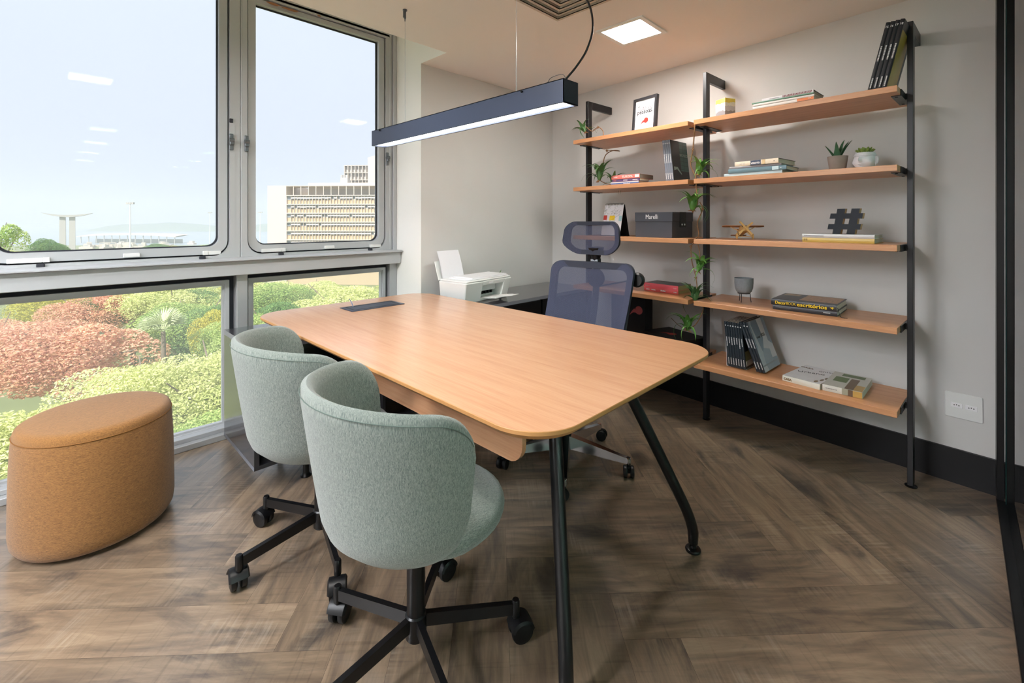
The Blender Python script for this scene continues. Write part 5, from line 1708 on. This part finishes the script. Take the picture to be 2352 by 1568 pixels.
ms_.tube(spline([L3(1.955, .43, 1.90), L3(1.80, .40, 1.87), L3(1.72, .20, 1.845), L3(1.715, .10, 1.80), L3(1.735, .09, 1.73), L3(1.755, .08, 1.66), L3(1.76, .08, 1.615)], 6), .0034, 7)
ms_.tube(spline([L3(1.76, .08, 1.612), L3(1.71, .09, 1.585), L3(1.655, .10, 1.570)], 6), .003, 7)
for k in range(5):
    a = k * 1.3
    ms_.tube([L3(1.80, .12, 2.025), L3(1.80 + .014 * math.cos(a), .115, 2.025 + .014 * math.sin(a))], [.006, .001], 5)
    ms_.tube([L3(1.715, .12, 1.835), L3(1.715 + .014 * math.cos(a), .115, 1.835 + .014 * math.sin(a))], [.006, .001], 5)
ms_.build('stem', M_vine, tq)
rosette(tq, L3(1.912, .10, 2.000), (math.radians(-28), 0), .95, [M_leaf_d, M_root], 21, 6)
rosette(tq, L3(1.760, .08, 1.610), (math.radians(4), 0), 1.35, [M_leaf_d, M_root], 22, 11)
rosette(tq, L3(1.652, .110, 1.566), (math.radians(2), 0), 1.15, [M_leaf_d, M_root], 23, 7, False)
# ------------------------------------------------------------------ outside: park, trees, buildings, marina
GZ = -19.0
V_FW = Vector((math.cos(math.radians(44.4)), math.sin(math.radians(44.4)), 0))
V_RT = Vector((V_FW.y, -V_FW.x, 0))
def far(lat, dep, z=GZ):
    """a place outside, metres to the side of and along the line of sight"""
    p = V_FW * dep + V_RT * lat
    return Vector((p.x, p.y, z))

g = MB().add([far(-900, -60, GZ), far(900, -60, GZ), far(900, 380, GZ), far(-900, 380, GZ)], [(0, 1, 2, 3)])
struct(g.build('ground', plain('park_ground', rgb(120, 128, 84), 0.95, vary=0.3, vscale=.12), smooth=0), 'park lawn far below the windows', 'ground')
g = MB().add([far(-3500, 380, GZ), far(3500, 380, GZ), far(3500, 4200, GZ), far(-3500, 4200, GZ)], [(0, 1, 2, 3)])
struct(g.build('bay_water', plain('bay_water', rgb(150, 164, 176), 0.25, vary=0.05, vscale=.02), smooth=0), 'pale bay water', 'water')['kind'] = 'structure'

def leaf_mat(name, c1, c2, c3):
    m, nt, out = new_mat(name)
    df = node(nt, 'ShaderNodeBsdfDiffuse')
    tl = node(nt, 'ShaderNodeBsdfTranslucent')
    at_ = node(nt, 'ShaderNodeAttribute', attribute_name='leaf_random')
    rp = node(nt, 'ShaderNodeValToRGB')
    rp.color_ramp.elements[0].color = c1; rp.color_ramp.elements[1].color = c3
    e = rp.color_ramp.elements.new(.5); e.color = c2
    nt.links.new(at_.outputs['Fac'], rp.inputs[0])
    nt.links.new(rp.outputs[0], df.inputs[0]); nt.links.new(rp.outputs[0], tl.inputs[0])
    ms = node(nt, 'ShaderNodeMixShader'); ms.inputs[0].default_value = .35
    nt.links.new(df.outputs[0], ms.inputs[1]); nt.links.new(tl.outputs[0], ms.inputs[2])
    nt.links.new(ms.outputs[0], out.inputs[0])
    return m
ML = {'pale': leaf_mat('leaf_pale', rgb(170, 182, 108), rgb(222, 226, 152), rgb(242, 240, 190)),
      'green': leaf_mat('leaf_mid', rgb(118, 152, 84), rgb(176, 198, 116), rgb(214, 220, 150)),
      'dark': leaf_mat('leaf_deep', rgb(74, 114, 72), rgb(116, 152, 92), rgb(164, 188, 116)),
      'red': leaf_mat('leaf_red', rgb(190, 156, 112), rgb(238, 180, 156), rgb(244, 214, 172)),
      'yellow': leaf_mat('leaf_yellow', rgb(168, 170, 70), rgb(206, 198, 88), rgb(222, 212, 120))}
M_bark = plain('bark', rgb(126, 112, 98), 0.9, vary=0.3, vscale=3)

def crown_mesh(seed, n, leaf, lumps, flat=.7, hollow=.75):
    rg = random.Random(seed)
    centres = []
    for k in range(lumps):
        while True:
            v = Vector((rg.uniform(-1, 1), rg.uniform(-1, 1), rg.uniform(-.55, 1)))
            if v.length < 1: break
        v = v.normalized() * rg.uniform(.35, .72)
        centres.append((Vector((v.x, v.y, v.z * flat)), rg.uniform(.20, .38)))
    vs, fs, rnd = [], [], []
    for i in range(n):
        c, r = centres[rg.randrange(lumps)]
        d = Vector((rg.gauss(0, 1), rg.gauss(0, 1), rg.gauss(.35, 1)))
        d.normalize()
        p = c + d * r * (hollow + (1.05 - hollow) * rg.random() ** .5)
        nn = (d * .7 + Vector((rg.gauss(0, .8), rg.gauss(0, .8), rg.gauss(.2, .8)))).normalized()
        u = nn.orthogonal().normalized()
        u = Matrix.Rotation(rg.uniform(0, 6.28), 3, nn) @ u
        w = nn.cross(u)
        l = leaf * rg.uniform(.6, 1.3)
        o = len(vs)
        vs += [p - u * l, p - w * l * .5, p + u * l, p + w * l * .5]
        fs.append((o, o + 1, o + 2, o + 3))
        rnd.append(min(1, max(0, .5 * rg.random() + .5 * (hash((round(c.x * 9), round(c.y * 9))) % 97) / 97)))
    me = bpy.data.meshes.new('crown')
    me.from_pydata([tuple(v) for v in vs], [], fs)
    a = me.attributes.new('leaf_random', 'FLOAT', 'FACE')
    a.data.foreach_set('value', rnd)
    me.update()
    return me
CROWNS = [crown_mesh(s, n, l, k) for s, n, l, k in ((1, 42000, .0185, 26), (2, 42000, .0170, 30), (4, 34000, .0210, 22), (9, 3000, .035, 12))]
CROWN_M = {}
def tree(label, lat, dep, top, rad, kind, var, rot=0.0, wide=1.0, tall=.85, name='tree', cat='tree', group='park trees below the windows'):
    zc = top - rad * tall
    base = far(lat, dep)
    t = thing(name, label, cat, base, rot, group)
    k = (var, kind)
    if k not in CROWN_M:
        me = CROWNS[var].copy(); me.materials.append(ML[kind]); CROWN_M[k] = me
    o = bpy.data.objects.new('crown', CROWN_M[k]); COL.objects.link(o); o.parent = t
    o.location = (0, 0, zc - GZ); o.scale = (rad * wide, rad * wide, rad * tall)
    b = MB()
    h = zc - GZ
    b.tube([(0, 0, 0), (.1, 0, h * .5), (0, .1, h * .8)], [rad * .07, rad * .055, rad * .04], 8)
    rg = random.Random(int(lat * 7 + dep))
    for q in range(7):
        a = q * .9 + rg.random()
        e_ = Vector((math.cos(a) * rad * wide * rg.uniform(.4, .75), math.sin(a) * rad * wide * rg.uniform(.4, .75), h + rad * rg.uniform(-.2, .5)))
        s_ = Vector((0, .05, h * rg.uniform(.7, .8)))
        b.tube([s_, s_.lerp(e_, .5) + Vector((0, 0, rad * .12)), e_], [rad * .03, rad * .018, rad * .006], 6)
    b.build('trunk', M_bark, t)
    return t
tree('broad pale green tree filling the lower window behind the pouf', -20.5, 20.5, -6.0, 5.0, 'pale', 0, .3, 1.25, .7)
tree('pale green tree in front of the red one seen over the pouf', -18.5, 23.5, -4.9, 4.6, 'pale', 1, 1.2, 1.1, .75)
tree('pale green tree beside the window mullion below the palm', -16.6, 26.0, -4.6, 4.8, 'pale', 0, 2.5, 1.1, .8)
tree('near pale green tree lowest in the window beside the credenza end', -14.2, 19.5, -6.6, 4.2, 'green', 1, 4.0, 1.1, .7)
tree('russet red flowering tree beyond the pale green trees', -34.0, 35.0, -4.9, 6.6, 'red', 2, .8, 1.1, .62)
tree('russet red tree with orange leaves at the edge of the view', -42.0, 36.0, -5.4, 5.0, 'red', 1, 2.1, 1.1, .7)
tree('green tree behind the palm in the lower window', -30.0, 43.0, -5.2, 5.2, 'green', 0, .1, 1.15, .7)
tree('deep green tree beside the mullion beyond the palm', -27.0, 42.0, -5.0, 5.0, 'dark', 1, 2.0, 1.0, .9)
tree('yellow green tree close behind the window mullion', -24.6, 39.0, -5.0, 3.4, 'yellow', 2, 1.0, .8, 1.1)
tree('deep green round tree in the small lower window', -18.8, 37.5, -4.1, 4.4, 'dark', 0, 1.4, 1.0, .8)
tree('green tree at the mullion side of the small lower window', -20.5, 34.5, -5.0, 3.6, 'green', 1, 3.3, 1.0, .8)
tree('pale yellowish tree in front of the office block', -16.8, 46.5, -4.0, 5.2, 'pale', 2, 2.2, 1.25, .7)
tree('small yellow tree just above the cable box in the window', -12.2, 31.0, -5.0, 2.6, 'yellow', 1, 1.5, 1.2, .8)
tree('green tree just beyond the far table corner', -15.6, 29.5, -5.4, 2.8, 'green', 0, 5.2, 1.2, .8)
tree('tall thin leaved tree at the edge of the big upper window', -62.5, 55.0, 3.2, 4.6, 'green', 3, .4, .8, .9, group='trees seen through the upper window')
tree('low pale tree under the thin leaved tree', -77.0, 71.0, -2.6, 3.4, 'pale', 1, .4, 1.3, .7, group='trees seen through the upper window')
tree('round dark green tree in front of the concrete monument', -91.0, 90.0, -.9, 4.2, 'dark', 0, .4, 1.0, .95, group='trees seen through the upper window')
for i, (la, de, tp, r, k) in enumerate(((-150, 195, -7.2, 5, 'dark'), (-131, 200, -7.8, 6, 'green'), (-124, 210, -6.4, 6, 'dark'), (-136, 180, -7.6, 4.5, 'yellow'))):
    tree(('distant dark tree beside the light mast', 'distant green tree between the masts', 'distant dark tree next to the window mullion', 'distant yellowish round tree below the shed roof')[i], la, de, tp, r, k, i % 3, i, 1.5, .7, group='distant trees by the marina')

rgx = random.Random(21)
for i in range(26):
    de = rgx.uniform(50, 74) if i % 2 else rgx.uniform(76, 108)
    la = -de * (.36 + .66 * ((i + rgx.random() * .6) / 26.5))
    kd = rgx.choice(('green', 'pale', 'dark', 'yellow', 'green', 'pale', 'red'))
    tree('%s tree in the wooded park %s' % ({'green': 'mid green', 'pale': 'pale', 'dark': 'deep green', 'yellow': 'yellow green', 'red': 'russet'}[kd], 'just behind the near trees' if i % 2 else 'in the farther rows'), la, de, 1.3 - .112 * de + rgx.uniform(-1.2, .2) - (0 if de < 76 else 1.5), rgx.uniform(4.6, 6.2), kd, i % 3, rgx.uniform(0, 6), 1.25, .72, group='wooded park behind the near trees')

pm = thing('palm_tree', 'pale fan palm rising behind the pale green trees', 'palm', far(-23.0, 30.0), 0)
h = -6.0 - GZ
MB().tube([(0, 0, 0), (.1, 0, h * .6), (0, 0, h)], [.18, .15, .13], 10).build('trunk', M_bark, pm)
rg = random.Random(8)
fr_m = plain('palm_frond', rgb(196, 204, 158), 0.6, vary=0.2, vscale=3)
for k in range(26):
    a = rg.uniform(0, 6.28); el = rg.uniform(.1, 1.25)
    q = MB()
    Mf_ = Matrix.Translation((0, 0, h)) @ Matrix.Rotation(a, 4, 'Z') @ Matrix.Rotation(el, 4, 'Y')
    q.tube([(0, 0, 0), (0, 0, .8)], .018, 5, M=Mf_)
    for j in range(13):
        b_ = math.radians(-78 + 13 * j)
        d = Vector((.18 * abs(math.sin(b_)), math.sin(b_), math.cos(b_)))
        s_ = Vector((0, math.cos(b_), -math.sin(b_))) * .035
        o_ = Vector((0, 0, .75))
        q.add([o_ - s_, o_ + d * .55 - s_, o_ + d * .95 + Vector((.12, 0, 0)), o_ + d * .55 + s_, o_ + s_], [(0, 1, 2, 3, 4)], Mf_)
    q.build('frond', fr_m, pm, smooth=0)

# office block beyond the trees
M_conc = plain('block_white', rgb(196, 184, 172), 0.85, vary=0.03, vscale=.3)
M_cream = plain('block_cream', rgb(188, 166, 134), 0.85, vary=0.04, vscale=.4)
M_win = plain('block_glass', rgb(150, 156, 166), 0.2, vary=0.25, vscale=.4)
M_shade = plain('block_shade', rgb(204, 198, 190), 0.8, vary=0.05, vscale=2)
M_cgrey = plain('block_grey', rgb(176, 172, 166), 0.85, vary=0.05, vscale=.5)
BO = far(-72.3, 146.0)
b_ang = math.atan2(V_RT.y, V_RT.x) + math.radians(-4)
bl = thing('office_block', 'long cream office block with rows of sun shaded windows beyond the trees', 'building', BO, b_ang)
BW, BD, BH = 62.0, 14.0, 30.0        # local x along the facade, y away from us, z up
TOPZ = 1.3 + 68.0 / 1045.3 * 146.0 - GZ
MB().box(0, BW, .6, BD, 0, TOPZ - 1.2).build('core', M_cream, bl, smooth=0)
MB().box(-6.4, .0, .0, BD, 0, TOPZ + 1.9).build('end_wall', M_conc, bl, smooth=0)
FL = 2.83
nfl = 10
rg = random.Random(5)
for f in range(nfl):
    zt = TOPZ - 1.2 - f * FL
    if zt < 6: break
    MB().box(0, BW, -.5, .7, zt - .28, zt).build('floor_slab', M_conc, bl, smooth=0)
    q = MB().box(0, BW, .45, .58, zt - 1.45, zt - .28)
    q.build('window_band', M_win, bl, smooth=0)
    q = MB().box(1.6, BW, .30, .60, zt - FL + .0, zt - 1.45)
    q.build('spandrel', M_cream, bl, smooth=0)
    q = MB(); q2 = MB()
    n = 60
    for k in range(n + 1):
        x = 1.6 + (BW - 1.6) * k / n
        q.box(x - .06, x + .06, -.2, .5, zt - FL, zt - .28)
        if k < n and rg.random() < .93:
            lo_ = zt - rg.choice((1.05, 1.1, 1.1, 1.15))
            q2.add([(x + .08, .42, zt - .32), (x + .93, .42, zt - .32), (x + .93, -.35, lo_), (x + .08, -.35, lo_)], [(0, 1, 2, 3)])
    q.build('fins', M_conc, bl, smooth=0)
    q2.build('sun_blinds', M_shade, bl, smooth=0)
q = MB().box(0, BW, -.4, -.2, TOPZ + 1.55, TOPZ + 1.8)
for k in range(26):
    q.box(BW * k / 25 - .1, BW * k / 25 + .1, -.4, -.2, TOPZ - 1.2, TOPZ + 1.6)
q.box(0, BW, -.4, 6, TOPZ + 1.55, TOPZ + 1.7)
q.build('roof_pergola', M_conc, bl, smooth=0)
MB().box(5, BW, 4, BD - 1, TOPZ - 1.2, TOPZ + 3.0).build('penthouse', M_conc, bl, smooth=0)
MB().box(10, 34, 3.9, 4.0, TOPZ - .8, TOPZ + 1.0).build('penthouse_window', M_cgrey, bl, smooth=0)
q = MB().box(17.6, 17.7, 8, 8.1, TOPZ + 3, TOPZ + 9).box(14.5, 17.0, 7, 9, TOPZ + 3, TOPZ + 5)
for k in range(4): q.box(14.6 + k * .6, 15.0 + k * .6, 7.2, 7.6, TOPZ + 5, TOPZ + 5.9)
q.build('roof_plant', M_cgrey, bl, smooth=0)
tw = thing('tower_block', 'pale gridded tower rising behind the cream office block', 'building', far(-70.0, 190.0), b_ang)
tz = 1.3 + 128 / 1045.3 * 190 - GZ
q = MB().box(0, 40, 1.5, 10, 0, tz - .2)
q.build('core', M_cgrey, tw, smooth=0)
q = MB()
for k in range(27): q.box(k * 1.53 - .12, k * 1.53 + .12, 0, 1.6, tz - 24, tz)
for k in range(9): q.box(0, 40, 0, 1.6, tz - k * 3 - .25, tz - k * 3)
q.build('grid_front', M_conc, tw, smooth=0)
t2 = thing('tower_block', 'blank white tower at the edge of the upper window above the office block', 'building', far(-54.5, 172.0), b_ang)
z2 = 1.3 + 146 / 1045.3 * 172 - GZ
q = MB().add([(0, 0, 0), (40, 0, 0), (40, 14, 0), (0, 14, 0), (0, 0, z2), (40, 0, z2 + 9), (40, 14, z2 + 9), (0, 14, z2)], [(0, 3, 2, 1), (4, 5, 6, 7), (0, 1, 5, 4), (1, 2, 6, 5), (2, 3, 7, 6), (3, 0, 4, 7)])
q.build('walls', M_conc, t2, smooth=0)

# concrete monument with a curved roof slab on two pillars
mo = thing('monument', 'concrete monument of a curved roof slab on two slim pillars', 'monument', far(-224.5, 230.0), b_ang + math.radians(44))
mz = 1.3 + 12.5 / 1045.3 * 230 - GZ
for x in (-1.75, 1.75):
    MB().add([(x - 1.2, -2.2, 0), (x + 1.2, -2.2, 0), (x + 1.0, 2.2, 0), (x - 1.0, 2.2, 0), (x - 1.1, -2, mz), (x + 1.1, -2, mz), (x + .9, 2, mz), (x - .9, 2, mz)], [(0, 3, 2, 1), (4, 5, 6, 7), (0, 1, 5, 4), (1, 2, 6, 5), (2, 3, 7, 6), (3, 0, 4, 7)]).build('pillar', M_cgrey, mo, smooth=0)
rows = []
for i in range(17):
    x = -9.2 + 18.4 * i / 16
    u = x / 9.2
    zt = mz + .55 + .85 * u * u - .25 * (1 - u * u)
    th_ = .12 + .95 * (1 - u * u)
    rows.append([(x, -3.2, zt), (x, 3.2, zt), (x, 3.2, zt - th_), (x, -3.2, zt - th_)])
q = MB().grid(rows, closed_u=True)
q.build('roof_slab', M_cgrey, mo, smooth=30)

M_steel = plain('mast_grey', rgb(206, 208, 210), 0.6, vary=0.05)
for (la, de, py, lab) in ((-142.6, 170.0, 466, 'tall floodlight mast standing before the marina shed'), (-219.0, 330.0, 488, 'far floodlight mast near the window mullion'), (-166.0, 300.0, 487, 'thin far floodlight mast beside the office block')):
    mt = thing('light_mast', lab, 'lamp post', far(la, de), b_ang, 'floodlight masts')
    hz = 1.3 + (507.5 - py) / 1045.3 * de - GZ
    MB().tube([(0, 0, 0), (0, 0, hz)], [.34, .16], 8).build('pole', M_steel, mt)
    q = MB()
    for k in range(5): q.box(-1.5 + k * .62, -1.0 + k * .62, -.3, .3, hz - .45, hz + .25)
    q.box(-1.6, 1.6, -.1, .1, hz - .2, hz)
    q.build('floodlights', M_cgrey, mt, smooth=0)

shd = thing('marina_shed', 'long low shed with a pale sagging roof on columns by the marina', 'building', far(-352.0, 420.0), b_ang)
rows = []
for i in range(25):
    x = -46 + 96 * i / 24
    u = (x - 2) / 48
    z_ = 7.4 + 1.0 * (1 - u * u)
    rows.append([(x, -7, z_ - .9 * abs(u) ** 3), (x, 8, z_ + .6)])
q = MB().grid(rows); q.grid([[(p[0], p[1], p[2] - .9) for p in r] for r in rows])
q.grid([[r[0], (r[0][0], r[0][1], r[0][2] - .9)] for r in rows])
q.build('roof', M_conc, shd, smooth=40)
for k in range(13):
    MB().box(-44 + k * 7.6 - .25, -44 + k * 7.6 + .25, -5, -4.5, 0, 7.0).build('column', M_cgrey, shd, smooth=0)
MB().box(-40, 46, 5, 6, 0, 3.5).build('back_wall', M_cgrey, shd, smooth=0)
rg = random.Random(12)
boat0 = None
for i in range(26):
    la, de = rg.uniform(-345, -275), rg.uniform(330, 395)
    p = far(la, de, GZ)
    if boat0 is None:
        boat0 = thing('boat', 'white motor boat moored in the marina before the shed', 'boat', p, rg.uniform(0, 3.1), 'moored white boats')
        MB().prism([(-4, -1.3), (2, -1.4), (4.6, 0), (2, 1.4), (-4, 1.3)], .1, 1.4).build('hull', M_conc, boat0, smooth=0)
        MB().box(-2.5, 1.2, -1, 1, 1.4, 2.9).build('cabin', M_conc, boat0, smooth=0)
        MB().box(-1.2, .9, -1.05, 1.05, 2.0, 2.5).build('windscreen', M_win, boat0, smooth=0)
    else:
        o = copy_tree(boat0)
        o.location = p; o.rotation_euler = (0, 0, rg.uniform(0, 3.1)); s = rg.uniform(.8, 1.5); o.scale = (s, s, s)

rows = []
rg = random.Random(2)
ys = [(-620 + 24 * i) for i in range(34)]
for r in (0, 1, 2):
    row = []
    for i, la in enumerate(ys):
        hh = 0 if r != 1 else 8 + 6 * math.sin(i * .55) + 7 * math.exp(-((i - 8) / 5) ** 2) + 12 * math.exp(-((i - 13) / 3.0) ** 2) + rg.uniform(-1.5, 1.5)
        row.append(far(la * 1.35, 880 + 60 * r, GZ + (max(3, hh) if r == 1 else -1)))
    rows.append(row)
struct(MB().grid(rows, flip=True).build('hills', plain('far_woods', rgb(120, 134, 112), 0.95, vary=0.2, vscale=.05), smooth=60), 'low wooded shore across the bay', 'hills')

# ------------------------------------------------------------------ summer haze over the park
hz_m, nt, out = new_mat('haze')
vs_ = node(nt, 'ShaderNodeVolumeScatter')
vs_.inputs['Color'].default_value = (0.90, 0.95, 1.0, 1)
vs_.inputs['Density'].default_value = 0.0013
vs_.inputs['Anisotropy'].default_value = 0.55
nt.links.new(vs_.outputs[0], out.inputs['Volume'])
c_ = [far(-1500, 16, GZ - .5), far(1500, 16, GZ - .5), far(1500, 3000, GZ - .5), far(-1500, 1600, GZ - .5)]
q = MB().add([tuple(p) for p in c_] + [(p.x, p.y, 70) for p in c_], [(0, 3, 2, 1), (4, 5, 6, 7), (0, 1, 5, 4), (1, 2, 6, 5), (2, 3, 7, 6), (3, 0, 4, 7)])
hz_o = q.build('haze', hz_m, smooth=0)
tag(hz_o, 'thin bright summer haze hanging over the park and bay', 'haze', kind='stuff')
